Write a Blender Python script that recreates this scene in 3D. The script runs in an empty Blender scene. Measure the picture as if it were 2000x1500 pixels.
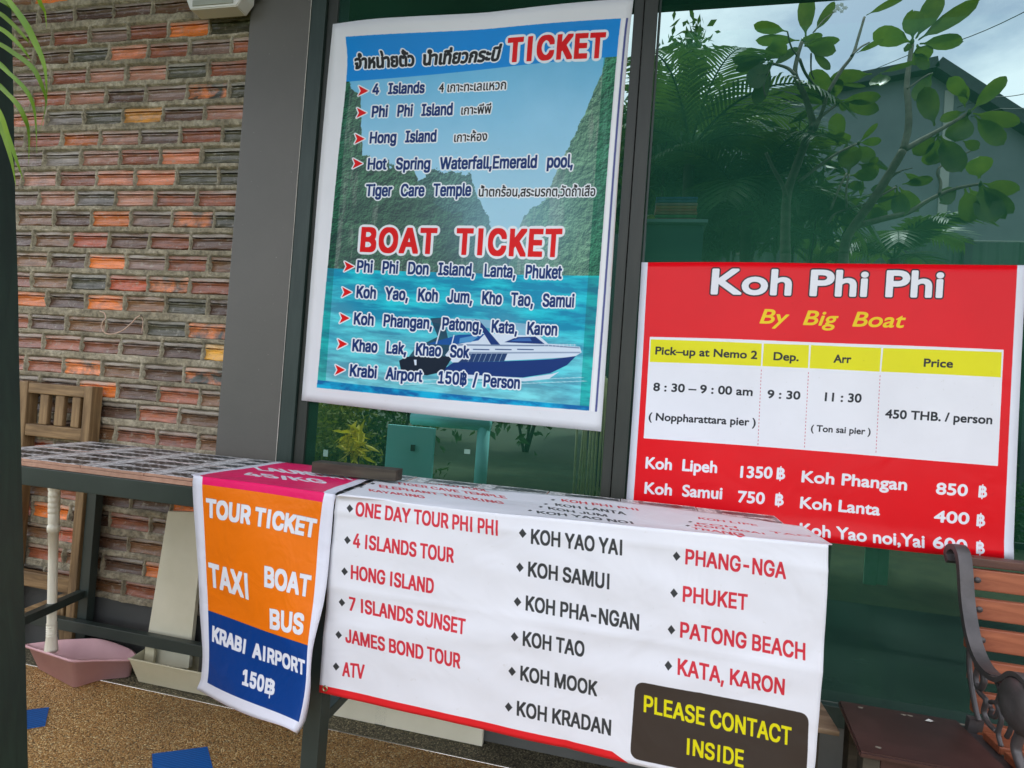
import bpy, bmesh, math, random, os
import numpy as np
from mathutils import Vector, Matrix, noise

random.seed(7)
rng = np.random.default_rng(7)
S = bpy.context.scene
C = S.collection
R = math.radians

# ------------------------------------------------------------------ camera
CAM_H = 1.105
YAW, PITCH, ROLL, FPX = R(-12.0), R(0.81), R(4.14), 1100.0
fw = Vector((math.sin(YAW) * math.cos(PITCH), math.cos(YAW) * math.cos(PITCH), math.sin(PITCH)))
r0 = fw.cross(Vector((0, 0, 1))).normalized()
u0 = r0.cross(fw)
rt = math.cos(ROLL) * r0 + math.sin(ROLL) * u0
up = -math.sin(ROLL) * r0 + math.cos(ROLL) * u0
cd = bpy.data.cameras.new('camera')
cam = bpy.data.objects.new('camera', cd)
C.objects.link(cam)
cam.matrix_world = Matrix(((rt.x, up.x, -fw.x, 0), (rt.y, up.y, -fw.y, 0), (rt.z, up.z, -fw.z, CAM_H), (0, 0, 0, 1)))
cd.sensor_width = 36
cd.lens = FPX / 2000 * 36
cd.clip_start = 0.02
cd.clip_end = 500
S.camera = cam

# ------------------------------------------------------------------ sky, sun, exposure
SUN_EL, SUN_AZ = R(62), R(18)           # azimuth from +Y towards +X: the sun stands beyond the shop, the porch lies in its shade
W = bpy.data.worlds.new('World')
S.world = W
W.use_nodes = True
nt = W.node_tree
bg = nt.nodes['Background']
sky = nt.nodes.new('ShaderNodeTexSky')
sky.sky_type = 'NISHITA'
sky.sun_disc = False
sky.sun_elevation = SUN_EL
sky.sun_rotation = SUN_AZ
sky.air_density = 1.0
sky.dust_density = 2.0
tc = nt.nodes.new('ShaderNodeTexCoord')
mp = nt.nodes.new('ShaderNodeMapping')
mp.inputs['Scale'].default_value = (1.0, 1.0, 2.2)
mp.inputs['Location'].default_value = (1.3, 2.2, 0.6)
n1 = nt.nodes.new('ShaderNodeTexNoise')
n1.inputs['Scale'].default_value = 2.4
n1.inputs['Detail'].default_value = 7
n1.inputs['Roughness'].default_value = 0.55
cr = nt.nodes.new('ShaderNodeValToRGB')
cr.color_ramp.elements[0].position = 0.44
cr.color_ramp.elements[0].color = (0.12, 0.12, 0.12, 1)
cr.color_ramp.elements[1].position = 0.60
cr.color_ramp.elements[1].color = (1, 1, 1, 1)
mx = nt.nodes.new('ShaderNodeMix')
mx.data_type = 'RGBA'
nt.links.new(tc.outputs['Generated'], mp.inputs['Vector'])
nt.links.new(mp.outputs['Vector'], n1.inputs['Vector'])
nt.links.new(n1.outputs['Fac'], cr.inputs['Fac'])
nt.links.new(cr.outputs['Color'], mx.inputs['Factor'])
nt.links.new(sky.outputs['Color'], mx.inputs[6])
mx.inputs[7].default_value = (11.6, 11.3, 11.6, 1)
nt.links.new(mx.outputs[2], bg.inputs['Color'])
bg.inputs['Strength'].default_value = 0.15

sd = bpy.data.lights.new('sun', 'SUN')
sd.energy = 2.0
sd.angle = R(6)
sd.color = (1.0, 0.95, 0.86)
so = bpy.data.objects.new('sun', sd)
C.objects.link(so)
sun_dir = Vector((math.sin(SUN_AZ) * math.cos(SUN_EL), math.cos(SUN_AZ) * math.cos(SUN_EL), math.sin(SUN_EL)))
so.rotation_euler = (-sun_dir).to_track_quat('-Z', 'Y').to_euler()
so.location = (0, -5, 8)

S.view_settings.view_transform = 'Standard'
S.view_settings.look = 'None'
S.view_settings.exposure = 0.96
S.view_settings.gamma = 1.0
S.view_settings.use_curve_mapping = False
S.cycles.max_bounces = 8
S.cycles.transparent_max_bounces = 12
S.cycles.caustics_reflective = False
S.cycles.caustics_refractive = False

# ------------------------------------------------------------------ measuring helpers
def ray(px, py):
    x, y = (px - 1000) / FPX, (750 - py) / FPX
    return rt * x + up * y + fw
def PY(px, py, Y):
    d = ray(px, py); d = d * (Y / d.y)
    return Vector((d.x, d.y, d.z + CAM_H))
def PZ(px, py, z):
    d = ray(px, py); d = d * ((z - CAM_H) / d.z)
    return Vector((d.x, d.y, d.z + CAM_H))
def project(P):
    q = Vector(P) - Vector((0, 0, CAM_H))
    w = q.dot(fw)
    return 1000 + FPX * q.dot(rt) / w, 750 - FPX * q.dot(up) / w
GL = 1.765                                # plane of the window glass
def PM(px, py, Yv):
    return PY(px, py, Yv)                 # a point seen through the glass, Yv metres out

# ------------------------------------------------------------------ material helpers
def srgb(r, g, b):
    f = lambda c: c / 255 / 12.92 if c <= 10 else ((c / 255 + 0.055) / 1.055) ** 2.4
    return (f(r), f(g), f(b), 1)
class NT:
    def __init__(s, name):
        s.m = bpy.data.materials.new(name); s.m.use_nodes = True
        s.t = s.m.node_tree; s.b = s.t.nodes['Principled BSDF']; s.o = s.t.nodes['Material Output']
    def n(s, kind, **k):
        q = s.t.nodes.new('ShaderNode' + kind)
        for a, v in k.items():
            if a.startswith('_'): setattr(q, a[1:], v)
            else: q.inputs[a.replace('_', ' ')].default_value = v
        return q
    def l(s, a, b): s.t.links.new(a, b)
    def coord(s, kind='Object', scale=(1, 1, 1)):
        c = s.n('TexCoord'); m = s.n('Mapping'); m.inputs['Scale'].default_value = scale
        s.l(c.outputs[kind], m.inputs['Vector']); return m.outputs['Vector']
    def noise(s, scale, detail=4, vec=None, rough=0.55, dist=0):
        q = s.n('TexNoise', Scale=scale, Detail=detail, Roughness=rough, Distortion=dist)
        if vec is not None: s.l(vec, q.inputs['Vector'])
        return q.outputs['Fac']
    def ramp(s, fac, stops):
        q = s.n('ValToRGB'); e = q.color_ramp.elements
        while len(e) < len(stops): e.new(0.5)
        for i, (p, c) in enumerate(stops):
            e[i].position = p; e[i].color = c if len(c) == 4 else (*c, 1)
        s.l(fac, q.inputs['Fac']); return q.outputs['Color']
    def mix(s, fac, a, b, mode='MIX'):
        q = s.n('Mix', _data_type='RGBA', _blend_type=mode)
        for v, i in ((fac, 0), (a, 6), (b, 7)):
            if hasattr(v, 'is_linked') or hasattr(v, 'links'): s.l(v, q.inputs[i])
            else: q.inputs[i].default_value = v
        return q.outputs[2]
    def math(s, op, a, b=0.0):
        q = s.n('Math', _operation=op)
        for v, i in ((a, 0), (b, 1)):
            if hasattr(v, 'links'): s.l(v, q.inputs[i])
            else: q.inputs[i].default_value = v
        return q.outputs[0]
    def bump(s, h, strength=0.3, dist=0.01):
        q = s.n('Bump', Strength=strength, Distance=dist)
        s.l(h, q.inputs['Height']); s.l(q.outputs['Normal'], s.b.inputs['Normal'])
def G(v, a=1): return (v, v, v, a)
def simple(name, c0, c1, scale=8, rough=0.6, bump=0.15, bscale=60, metal=0, kind='Object', sc=(1, 1, 1), spec=0.5, bd=0.004):
    t = NT(name); v = t.coord(kind, sc)
    col = t.ramp(t.noise(scale, 6, v), [(0.3, c0), (0.7, c1)])
    t.l(col, t.b.inputs['Base Color'])
    t.b.inputs['Roughness'].default_value = rough
    t.b.inputs['Metallic'].default_value = metal
    t.b.inputs['Specular IOR Level'].default_value = spec
    if bump: t.bump(t.noise(bscale, 4, v), bump, bd)
    return t.m

# ------------------------------------------------------------------ object helpers
def link(name, me, mat=None, parent=None, loc=None):
    o = bpy.data.objects.new(name, me); C.objects.link(o)
    if mat is not None and me is not None and len(me.materials) == 0:
        me.materials.append(mat)
    if loc is not None: o.location = loc
    if parent is not None: o.parent = parent
    return o
def thing(name, label, cat, loc=(0, 0, 0), group=None):
    o = bpy.data.objects.new(name, None); C.objects.link(o); o.location = loc
    o.empty_display_size = 0.05
    tag(o, label, cat, group); return o
def tag(o, label=None, cat=None, group=None, kind=None):
    if label: o['label'] = label
    if cat: o['category'] = cat
    if group: o['group'] = group
    if kind: o['kind'] = kind
    return o
def mesh(name, verts, faces, smooth=False):
    me = bpy.data.meshes.new(name); me.from_pydata([tuple(v) for v in verts], [], faces)
    me.update()
    if smooth:
        me.polygons.foreach_set('use_smooth', [True] * len(me.polygons))
    return me
def bm_mesh(name, bm, smooth=False):
    me = bpy.data.meshes.new(name); bm.to_mesh(me); bm.free()
    if smooth: me.polygons.foreach_set('use_smooth', [True] * len(me.polygons))
    return me
def box(bm, c, s, rot=None, bev=0.0):
    r = bmesh.ops.create_cube(bm, size=1)
    vs = r['verts']
    bmesh.ops.scale(bm, vec=s, verts=vs)
    if bev > 0:
        es = list({e for v in vs for e in v.link_edges})
        q = bmesh.ops.bevel(bm, geom=es, offset=bev, segments=2, profile=0.6, affect='EDGES')
        vs = list({v for f in q['faces'] for v in f.verts} | {v for v in vs if v.is_valid})
    if rot is not None: bmesh.ops.rotate(bm, cent=(0, 0, 0), matrix=rot, verts=vs)
    bmesh.ops.translate(bm, vec=c, verts=vs)
    return vs
def box_obj(name, lo, hi, mat, parent=None, bev=0.002, jitter=0):
    lo, hi = Vector(lo), Vector(hi); c = (lo + hi) / 2; s = hi - lo
    bm = bmesh.new(); box(bm, (0, 0, 0), (abs(s.x), abs(s.y), abs(s.z)), bev=min(bev, min(abs(s.x), abs(s.y), abs(s.z)) * 0.4))
    o = link(name, bm_mesh(name, bm), mat, parent)
    o.location = c
    if parent is not None: o.location = c - parent.location
    return o
def bar(bm, a, b, w, h, bev=0.0, upv=Vector((0, 0, 1))):
    a, b = Vector(a), Vector(b); d = b - a; L = d.length; z = d.normalized()
    x = upv.cross(z)
    if x.length < 1e-4: x = Vector((1, 0, 0)).cross(z)
    x.normalize(); y = z.cross(x)
    rot = Matrix((x, y, z)).transposed()
    box(bm, (a + b) / 2, (w, h, L), rot=rot, bev=bev)
def bar_obj(name, a, b, w, h, mat, parent, bev=0.002, upv=Vector((0, 0, 1))):
    bm = bmesh.new(); o0 = parent.location if parent is not None else Vector((0, 0, 0))
    bar(bm, Vector(a) - o0, Vector(b) - o0, w, h, bev, upv)
    return link(name, bm_mesh(name, bm), mat, parent)
def tube(pts, rad, seg=8, cap=True):
    """verts, faces of a tube along pts; rad = number or list"""
    pts = [Vector(p) for p in pts]; n = len(pts)
    rads = rad if hasattr(rad, '__len__') else [rad] * n
    V, F = [], []; prev = None
    for i, p in enumerate(pts):
        t = (pts[min(i + 1, n - 1)] - pts[max(i - 1, 0)]).normalized()
        if prev is None:
            x = t.cross(Vector((0.31, 0.2, 0.93)));
            if x.length < 1e-3: x = t.cross(Vector((1, 0, 0)))
        else:
            x = prev - t * prev.dot(t)
        x.normalize(); prev = x; y = t.cross(x)
        for k in range(seg):
            a = 2 * math.pi * k / seg
            V.append(p + (x * math.cos(a) + y * math.sin(a)) * rads[i])
    for i in range(n - 1):
        for k in range(seg):
            F.append((i * seg + k, i * seg + (k + 1) % seg, (i + 1) * seg + (k + 1) % seg, (i + 1) * seg + k))
    if cap:
        F.append(tuple(reversed(range(seg)))); F.append(tuple((n - 1) * seg + k for k in range(seg)))
    return V, F
def join(parts):
    V, F = [], []
    for v, f in parts:
        o = len(V); V += list(v); F += [tuple(i + o for i in q) for q in f]
    return V, F
def smooth_path(P, n=6):
    P = [Vector(p) for p in P]; out = []
    for i in range(len(P) - 1):
        a, b, c, d = P[max(i - 1, 0)], P[i], P[i + 1], P[min(i + 2, len(P) - 1)]
        for k in range(n):
            t = k / n
            out.append(0.5 * ((2 * b) + (c - a) * t + (2 * a - 5 * b + 4 * c - d) * t * t + (3 * b - a - 3 * c + d) * t ** 3))
    out.append(P[-1]); return out
def lathe(profile, seg=24):
    V, F = [], []; n = len(profile)
    for r, z in profile:
        for k in range(seg):
            a = 2 * math.pi * k / seg; V.append(Vector((r * math.cos(a), r * math.sin(a), z)))
    for i in range(n - 1):
        for k in range(seg):
            F.append((i * seg + k, i * seg + (k + 1) % seg, (i + 1) * seg + (k + 1) % seg, (i + 1) * seg + k))
    F.append(tuple(reversed(range(seg)))); F.append(tuple((n - 1) * seg + k for k in range(seg)))
    return V, F
# ------------------------------------------------------------------ print shop: flat print drawn with numpy from font outlines
def _font(name):
    try:
        return bpy.data.fonts.load(os.path.join(bpy.utils.system_resource('DATAFILES'), 'fonts', name))
    except Exception:
        return None
F_SANS = _font('Inter.woff2')
F_DEF = None
_cache = {}
def outline(text, font, spacing=1.0):
    """closed polygons of a line of text, size 1"""
    key = (text, font.name if font else '', spacing)
    if key in _cache: return _cache[key]
    cu = bpy.data.curves.new('t', 'FONT'); cu.body = text; cu.space_character = spacing
    if font: cu.font = font
    ob = bpy.data.objects.new('t', cu)
    C.objects.link(ob)
    bpy.context.view_layer.update()
    dg = bpy.context.evaluated_depsgraph_get()
    c2 = ob.evaluated_get(dg).to_curve(dg)
    polys = []
    for sp in c2.splines:
        pts = []
        if sp.type == 'BEZIER':
            bp = sp.bezier_points; n = len(bp)
            for i in range(n):
                p0, p1 = bp[i], bp[(i + 1) % n]
                a, b, c_, d = p0.co, p0.handle_right, p1.handle_left, p1.co
                for t in (0, 0.2, 0.4, 0.6, 0.8):
                    s = 1 - t
                    q = a * s ** 3 + b * 3 * s * s * t + c_ * 3 * s * t * t + d * t ** 3
                    pts.append((q.x, q.y))
        else:
            pts = [(p.co.x, p.co.y) for p in sp.points]
        if len(pts) > 2: polys.append(np.array(pts))
    ob.to_curve_clear() if hasattr(ob, 'to_curve_clear') else None
    bpy.data.objects.remove(ob); bpy.data.curves.remove(cu)
    _cache[key] = polys
    return polys
def fill(polys, w, h, ss=3):
    """nonzero-winding coverage of polygons (pixel coordinates, y down) -> supersampled bool mask"""
    Wd = np.zeros((h * ss, w * ss + 2), np.int16)
    for P in polys:
        P = P * ss
        Q = np.roll(P, -1, axis=0)
        for (xa, ya), (xb, yb) in zip(P, Q):
            if ya == yb: continue
            sgn = 1
            if ya > yb: xa, ya, xb, yb, sgn = xb, yb, xa, ya, -1
            i0 = max(0, math.ceil(ya - 0.5)); i1 = min(h * ss - 1, math.ceil(yb - 0.5) - 1)
            if i1 < i0: continue
            r = np.arange(i0, i1 + 1)
            x = xa + (r + 0.5 - ya) * (xb - xa) / (yb - ya)
            xi = np.clip(np.ceil(x - 0.5).astype(int), 0, w * ss)
            Wd[r, xi] += sgn
    return (np.cumsum(Wd, axis=1) != 0)[:, :w * ss]
def dilate(m, r):
    if r < 0.5: return m
    out = m.copy(); H_, W_ = m.shape
    for rr, k in ((r, 20), (r * 0.66, 12), (r * 0.33, 8)):
        for i in range(k):
            dx = int(round(rr * math.cos(2 * math.pi * i / k))); dy = int(round(rr * math.sin(2 * math.pi * i / k)))
            ys, ye = max(0, dy), min(H_, H_ + dy); xs, xe = max(0, dx), min(W_, W_ + dx)
            out[ys:ye, xs:xe] |= m[ys - dy:ye - dy, xs - dx:xe - dx]
    return out
def thicken(m, r):
    # square pen: keeps the corners of grotesque letters crisp
    r = int(round(r))
    if r < 1: return m
    out = m.copy(); H_, W_ = m.shape
    for d in range(1, r + 1):
        out[:, d:] |= m[:, :-d]; out[:, :-d] |= m[:, d:]
    m2 = out.copy()
    for d in range(1, r + 1):
        out[d:] |= m2[:-d]; out[:-d] |= m2[d:]
    return out
def plain_i(q):
    # a capital I drawn without its serifs
    x, y = q[:, 0], q[:, 1]; c = (x.min() + x.max()) / 2; w = x.max() - x.min(); h = y.max() - y.min()
    if h < .45 or w > .62 * h or w < .1 * h: return q
    if abs(np.sort(x - c) + np.sort(x - c)[::-1]).max() > .01: return q
    low = (y < y.min() + 1e-4); mid = abs(y - (y.min() + y.max()) / 2) < .3 * h
    if abs(x[low].max() - x[low].min() - w) > .02: return q
    st = np.abs(x - c); s_ = st.min()
    if s_ < .015 or s_ > .3 * w or (mid.any() and st[mid].max() > s_ + .02): return q
    s_ *= 1.45
    a = 1 if np.sum(x * np.roll(y, -1) - np.roll(x, -1) * y) > 0 else -1
    r = np.array([(c - s_, y.min()), (c + s_, y.min()), (c + s_, y.max()), (c - s_, y.max())])
    return r if a > 0 else r[::-1]
class Canvas:
    """texture whose layout follows a surface: toUV maps photo measurements to the sheet's own coordinates"""
    def __init__(s, w, h, toUV, bg):
        s.w, s.h, s.toUV = w, h, toUV
        s.a = np.empty((h, w, 3)); s.a[:] = bg[:3]
    def px(s, p):
        u, v = s.toUV(*p); return np.array([u * s.w, (1 - v) * s.h])
    def blend(s, mask, x0, y0, color, ss=3, alpha=1.0):
        H_, W_ = mask.shape
        cov = mask.reshape(H_ // ss, ss, W_ // ss, ss).mean(axis=(1, 3))[..., None] * alpha
        h, w = cov.shape[:2]
        xa, ya = max(0, x0), max(0, y0); xb, yb = min(s.w, x0 + w), min(s.h, y0 + h)
        if xb <= xa or yb <= ya: return
        cv = cov[ya - y0:yb - y0, xa - x0:xb - x0]
        s.a[ya:yb, xa:xb] = s.a[ya:yb, xa:xb] * (1 - cv) + np.array(color[:3]) * cv
    def shape(s, polys, color, grow=(), alpha=1.0, bold=0.0, square=False):
        """polys in canvas pixels; grow = [(radius px, colour), ...] outermost first"""
        allp = np.concatenate(polys); pad = 4 + int(max([bold] + [g[0] + bold for g in grow]))
        x0, y0 = np.floor(allp.min(axis=0)).astype(int) - pad
        x1, y1 = np.ceil(allp.max(axis=0)).astype(int) + pad
        if x1 - x0 > 6000 or y1 - y0 > 6000: return
        ss = 3
        m = fill([p - [x0, y0] for p in polys], x1 - x0, y1 - y0, ss)
        for r, c in grow: s.blend(dilate(m, (r + bold) * ss), x0, y0, c, ss)
        s.blend(thicken(m, bold * ss) if square else dilate(m, bold * ss), x0, y0, color, ss, alpha)
    def poly(s, pts, color, alpha=1.0, bold=0.0):
        s.shape([np.array([s.px(p) for p in pts])], color, alpha=alpha, bold=bold)
    def text(s, txt, p0, p1, cap, color, bold=1.5, font=None, grow=(), ref='H', lean=0.078, shear=0.0, spacing=1.0):
        P = outline(txt, font, spacing)
        if font is not None and txt.upper() == txt and 'I' in txt: P = [plain_i(q) for q in P]
        if not P: return
        hr = np.concatenate(outline(ref, font))[:, 1].max()
        al = np.concatenate(P); xa, xb = al[:, 0].min(), al[:, 0].max()
        A, B = s.px(p0), s.px(p1); T = s.px((p0[0] + lean * cap, p0[1] - cap)) - A
        out = []
        for q in P:
            x = (q[:, 0] - xa + shear * q[:, 1]) / (xb - xa); y = q[:, 1] / hr
            out.append(A + x[:, None] * (B - A) + y[:, None] * T)
        s.shape(out, color, grow, bold=bold, square=font is not None)
    def image(s, name):
        im = bpy.data.images.new(name, s.w, s.h, alpha=False)
        a = np.clip(s.a, 0, 1)
        a = np.where(a <= 0.0031308, a * 12.92, 1.055 * a ** (1 / 2.4) - 0.055)
        buf = np.ones((s.h, s.w, 4), np.float32); buf[..., :3] = a[::-1]
        im.pixels.foreach_set(buf.ravel()); im.update(); im.pack()
        return im
def print_mat(name, im, rough=0.42, wrinkle=0.25, wscale=7.0, sc=(1, 1, 1)):
    t = NT(name)
    tx = t.n('TexImage'); tx.image = im; tx.interpolation = 'Cubic'
    uv = t.n('UVMap'); t.l(uv.outputs['UV'], tx.inputs['Vector'])
    v = t.coord('UV', sc)
    dirt = t.mix(1, t.ramp(t.noise(3.0, 6, v), [(0.3, G(0.92)), (0.7, G(1.0))]), t.ramp(t.noise(45, 3, v, .7), [(0.66, G(1)), (0.76, (.90, .89, .86, 1))]), 'MULTIPLY')
    t.l(t.mix(1.0, tx.outputs['Color'], dirt, 'MULTIPLY'), t.b.inputs['Base Color'])
    t.b.inputs['Roughness'].default_value = rough
    t.b.inputs['Specular IOR Level'].default_value = 0.22
    h = t.noise(wscale, 3, v, 0.5, 0.6)
    t.bump(h, wrinkle, 0.02)
    return t.m
def fbm(h, w, sx, sy, oct=5, seed=0, rough=0.55):
    g = np.random.default_rng(seed); out = np.zeros((h, w)); amp = 1; tot = 0
    for o in range(oct):
        nx, ny = max(2, int(sx * 2 ** o)), max(2, int(sy * 2 ** o))
        r = g.random((ny + 1, nx + 1))
        y = np.linspace(0, ny - 1e-6, h); x = np.linspace(0, nx - 1e-6, w)
        yi = y.astype(int); xi = x.astype(int); fy = (y - yi)[:, None]; fx = (x - xi)[None]
        fy = fy * fy * (3 - 2 * fy); fx = fx * fx * (3 - 2 * fx)
        a = r[yi][:, xi]; b = r[yi][:, xi + 1]; c = r[yi + 1][:, xi]; d = r[yi + 1][:, xi + 1]
        out += amp * ((a * (1 - fx) + b * fx) * (1 - fy) + (c * (1 - fx) + d * fx) * fy); tot += amp; amp *= rough
    return out / tot

# ------------------------------------------------------------------ sheets: surfaces given by a net of measured points
def lag(ts, t):
    """Catmull-Rom weights for a value at t among knots ts"""
    n = len(ts); i = max(0, min(n - 2, int(np.searchsorted(ts, t) - 1)))
    f = (t - ts[i]) / (ts[i + 1] - ts[i]); w = {}
    i0, i3 = max(i - 1, 0), min(i + 2, n - 1)
    h = ts[i + 1] - ts[i]
    def tan(a, b, k, s):
        d = ts[b] - ts[a]
        if d: w[b] = w.get(b, 0) + k * h / d; w[a] = w.get(a, 0) - k * h / d
    h00 = 2 * f ** 3 - 3 * f * f + 1; h10 = f ** 3 - 2 * f * f + f; h01 = -2 * f ** 3 + 3 * f * f; h11 = f ** 3 - f * f
    w[i] = w.get(i, 0) + h00; w[i + 1] = w.get(i + 1, 0) + h01
    tan(i0, i + 1, h10, 0); tan(i, i3, h11, 0)
    return w
class Sheet:
    """net[j][i] = world point for us[i], vs[j] (v counts 0 at the bottom .. 1 at the top)"""
    def __init__(s, us, vs, net): s.us, s.vs, s.net = us, vs, net
    def at(s, u, v):
        wu, wv = lag(s.us, u), lag(s.vs, v); p = Vector((0, 0, 0))
        for j, b in wv.items():
            for i, a in wu.items(): p += s.net[j][i] * (a * b)
        return p
    def toUV(s, px, py, g=(0.5, 0.5)):
        u, v = g
        for _ in range(14):
            x, y = project(s.at(u, v)); e = 1e-3
            xu, yu = project(s.at(u + e, v)); xv, yv = project(s.at(u, v + e))
            a, b, c, d = (xu - x) / e, (xv - x) / e, (yu - y) / e, (yv - y) / e
            D = a * d - b * c; rx, ry = px - x, py - y
            du, dv = (d * rx - b * ry) / D, (a * ry - c * rx) / D
            u += max(-0.3, min(0.3, du)); v += max(-0.3, min(0.3, dv))
            if abs(rx) + abs(ry) < 0.05: break
        return u, v
# ------------------------------------------------------------------ the four printed vinyl sheets
WHITE = srgb(226, 228, 232); INK = srgb(38, 42, 48); RED = srgb(204, 46, 58)
def lerp(a, b, t): return a + (b - a) * t
def sheet_mesh(name, sheet, nu, nv, uvf, wob=None, seed=0):
    V, F, UV = [], [], []
    for j in range(nv + 1):
        for i in range(nu + 1):
            u, v = i / nu, j / nv
            p = sheet.at(u, v)
            if wob: p = p + wob(u, v, p)
            V.append(p); UV.append(uvf(u, v))
    for j in range(nv):
        for i in range(nu):
            a = j * (nu + 1) + i
            F.append((a, a + 1, a + nu + 2, a + nu + 1))
    return V, F, UV
def build_sheet(name, V, F, UV, mat, thick=0.0006):
    me = mesh(name, V, F, True)
    uvl = me.uv_layers.new(name='UVMap')
    for l in me.loops: uvl.data[l.index].uv = UV[l.vertex_index]
    o = link(name, me, mat)
    md = o.modifiers.new('solid', 'SOLIDIFY'); md.thickness = thick; md.offset = -1
    return o

# ---- 1. tall blue ticket poster on the left window pane
Yp = GL - 0.012
pa = [[(589, 782), (735, 799), (882, 815), (1030, 829), (1174, 843)],
      [(608, 545), (752, 556), (899, 565), (1045, 575), (1192, 582)],
      [(628, 300), (773, 296), (918, 292), (1066, 287), (1212, 282)],
      [(643, 130), (785, 116), (930, 102), (1080, 85), (1229, 70)],
      [(651, 48), (745, 38), (935, 27), (1090, 13), (1238, -3)]]
netA = []
for j, row in enumerate(pa):
    netA.append([PY(x, y, Yp - (0.004 if j == 4 and i in (1, 2) else 0) - (0.003 if i == 2 else 0)) for i, (x, y) in enumerate(row)])
def vfrac(rows, k=1):
    L = [0]
    for a, b in zip(rows, rows[1:]): L.append(L[-1] + (b[k] - a[k]).length)
    return [x / L[-1] for x in L]
shA = Sheet([0, .25, .5, .75, 1], vfrac(netA, 2), netA)
cA = Canvas(1240, 1660, shA.toUV, WHITE)
def paintA(c):
    W_, H_ = c.w, c.h
    prt = [(676, 73), (1213, 37), (1150.6, 802), (619, 757)]
    c.poly(prt, srgb(120, 180, 215))
    cor = np.array([c.px(p) for p in prt])
    x0, x1 = int(cor[:, 0].min()), int(cor[:, 0].max()); y0, y1 = int(cor[:, 1].min()), int(cor[:, 1].max())
    w, h = x1 - x0, y1 - y0
    hz = int(c.px((905, 540))[1]) - y0
    a = np.zeros((h, w, 3))
    yy, xx = np.mgrid[0:h, 0:w]; X = xx / w; Y = yy / h
    skyc = np.array(srgb(96, 180, 222)[:3]); skyl = np.array(srgb(178, 218, 236)[:3])
    t = np.clip(Y / 0.5, 0, 1)[..., None]
    cl = fbm(h, w, 4, 6, 5, 3)[..., None]
    a[:] = skyc * (1 - t) + skyl * t + (cl - 0.5) * 0.12
    fol = fbm(h, w, 26, 34, 6, 5, 0.72); fol2 = fbm(h, w, 60, 80, 4, 8, 0.7); big = fbm(h, w, 6, 8, 5, 9)
    emb = lambda f, k: np.clip(.5 + k * (f - np.roll(np.roll(f, 3, 0), 2, 1)), 0, 1)
    e1, e2 = emb(fbm(h, w, 44, 58, 5, 51, .74), 4.2), emb(fbm(h, w, 16, 20, 4, 52, .6), 5.5)
    tex = e1 * .55 + e2 * .45
    def cliff(edge, dark, light, seed, rock=0.0):
        n = fbm(h, w, 14, 18, 6, seed, 0.66) - 0.5
        m = (edge + n * 0.07) > 0
        k = np.clip((tex - .20) * 1.45, 0, 1) ** 1.3 * np.clip(0.15 + big * 1.35, 0, 1)
        col = np.array(dark[:3]) * (1 - k[..., None]) + np.array(light[:3]) * k[..., None]
        if rock:
            rk = np.clip((fbm(h, w, 50, 7, 5, seed + 7, .7) - 0.56) * 7, 0, 1)[..., None] * rock
            col = col * (1 - rk) + np.array(srgb(150, 160, 152)[:3]) * rk * (.5 + e1[..., None])
        a[m] = col[m]
    hzf = hz / h
    mist = np.exp(-((X - .66) / .22) ** 2 - ((Y - .50) / .16) ** 2)[..., None] * .42
    # far middle hills, then the left wall and the right wall of the bay
    def prof(xs, ys): return np.interp(X[0], xs, ys)[None, :]
    cliff(Y - prof([0, .3, .36, .5, .56, .62, .7, 1], [.5, .42, .385, .40, .50, .57, .60, .6]), srgb(22, 60, 66), srgb(110, 160, 140), 21)
    cliff(Y - prof([0, .60, .66, .72, .78, 1], [.9, .90, .58, .53, .56, .70]), srgb(20, 56, 72), srgb(84, 136, 140), 22, .4)
    cliff(Y - prof([0, .07, .10, .16, .28, .34, .48, .55, 1], [.10, .17, .33, .36, .37, .46, .50, .80, .9]), srgb(22, 52, 54), srgb(96, 150, 116), 23, .3)
    cliff(Y - prof([0, .62, .70, .78, .83, .90, .96, 1], [1, .76, .52, .45, .36, .26, .12, .05]), srgb(24, 78, 66), srgb(144, 194, 156), 24, .35)
    a = a * (1 - mist) + np.array(srgb(150, 196, 216)[:3]) * mist
    # sea
    n = fbm(h, w, 8, 60, 6, 31, 0.62); n2 = fbm(h, w, 3, 14, 4, 32)
    sea = np.clip((n - 0.38) * 3, 0, 1)[..., None]
    deep = np.array(srgb(0, 136, 172)[:3]); lite = np.array(srgb(64, 206, 220)[:3]); pale = np.array(srgb(168, 232, 234)[:3])
    n = n * .55 + .45 * emb(fbm(h, w, 20, 130, 5, 33, .7), 3.5)
    s = deep * (1 - sea) + lite * sea
    tt = np.clip((Y - hzf) / (1 - hzf) * 1.2 - 0.25 + (n2 - .5), 0, 1)[..., None]
    s = s * (1 - tt * .55) + pale * tt * .55 * (0.6 + 0.5 * sea)
    seam = yy > hz + (xx / w) * (c.px((1160, 547))[1] - c.px((660, 533))[1])
    a[seam] = s[seam]
    # shore line darkening under the cliffs
    # header band
    hb = int(c.px((900, 141))[1]) - y0
    a[yy < hb] = np.array(srgb(0, 140, 212)[:3])
    # darker frame around a lighter inner panel
    ix0, iy1 = c.px((636, 744)); ix1 = c.px((1133, 781))[0]
    inner = (xx + x0 > ix0) & (xx + x0 < ix1) & (yy + y0 < iy1)
    body = yy >= hb
    a[body & ~inner] *= np.array([0.35, 0.72, 0.62])
    bot = (yy + y0 > iy1)
    wv = np.clip((fbm(h, w, 14, 40, 5, 41) - .42) * 4, 0, 1)[..., None]
    bcol = np.array(srgb(0, 104, 160)[:3]) * (1 - wv) + np.array(srgb(40, 176, 214)[:3]) * wv
    a[bot] = bcol[bot]
    a[body & inner] = a[body & inner] * 0.95 + 0.025
    keep = c.a[y0:y1, x0:x1].copy()
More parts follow.
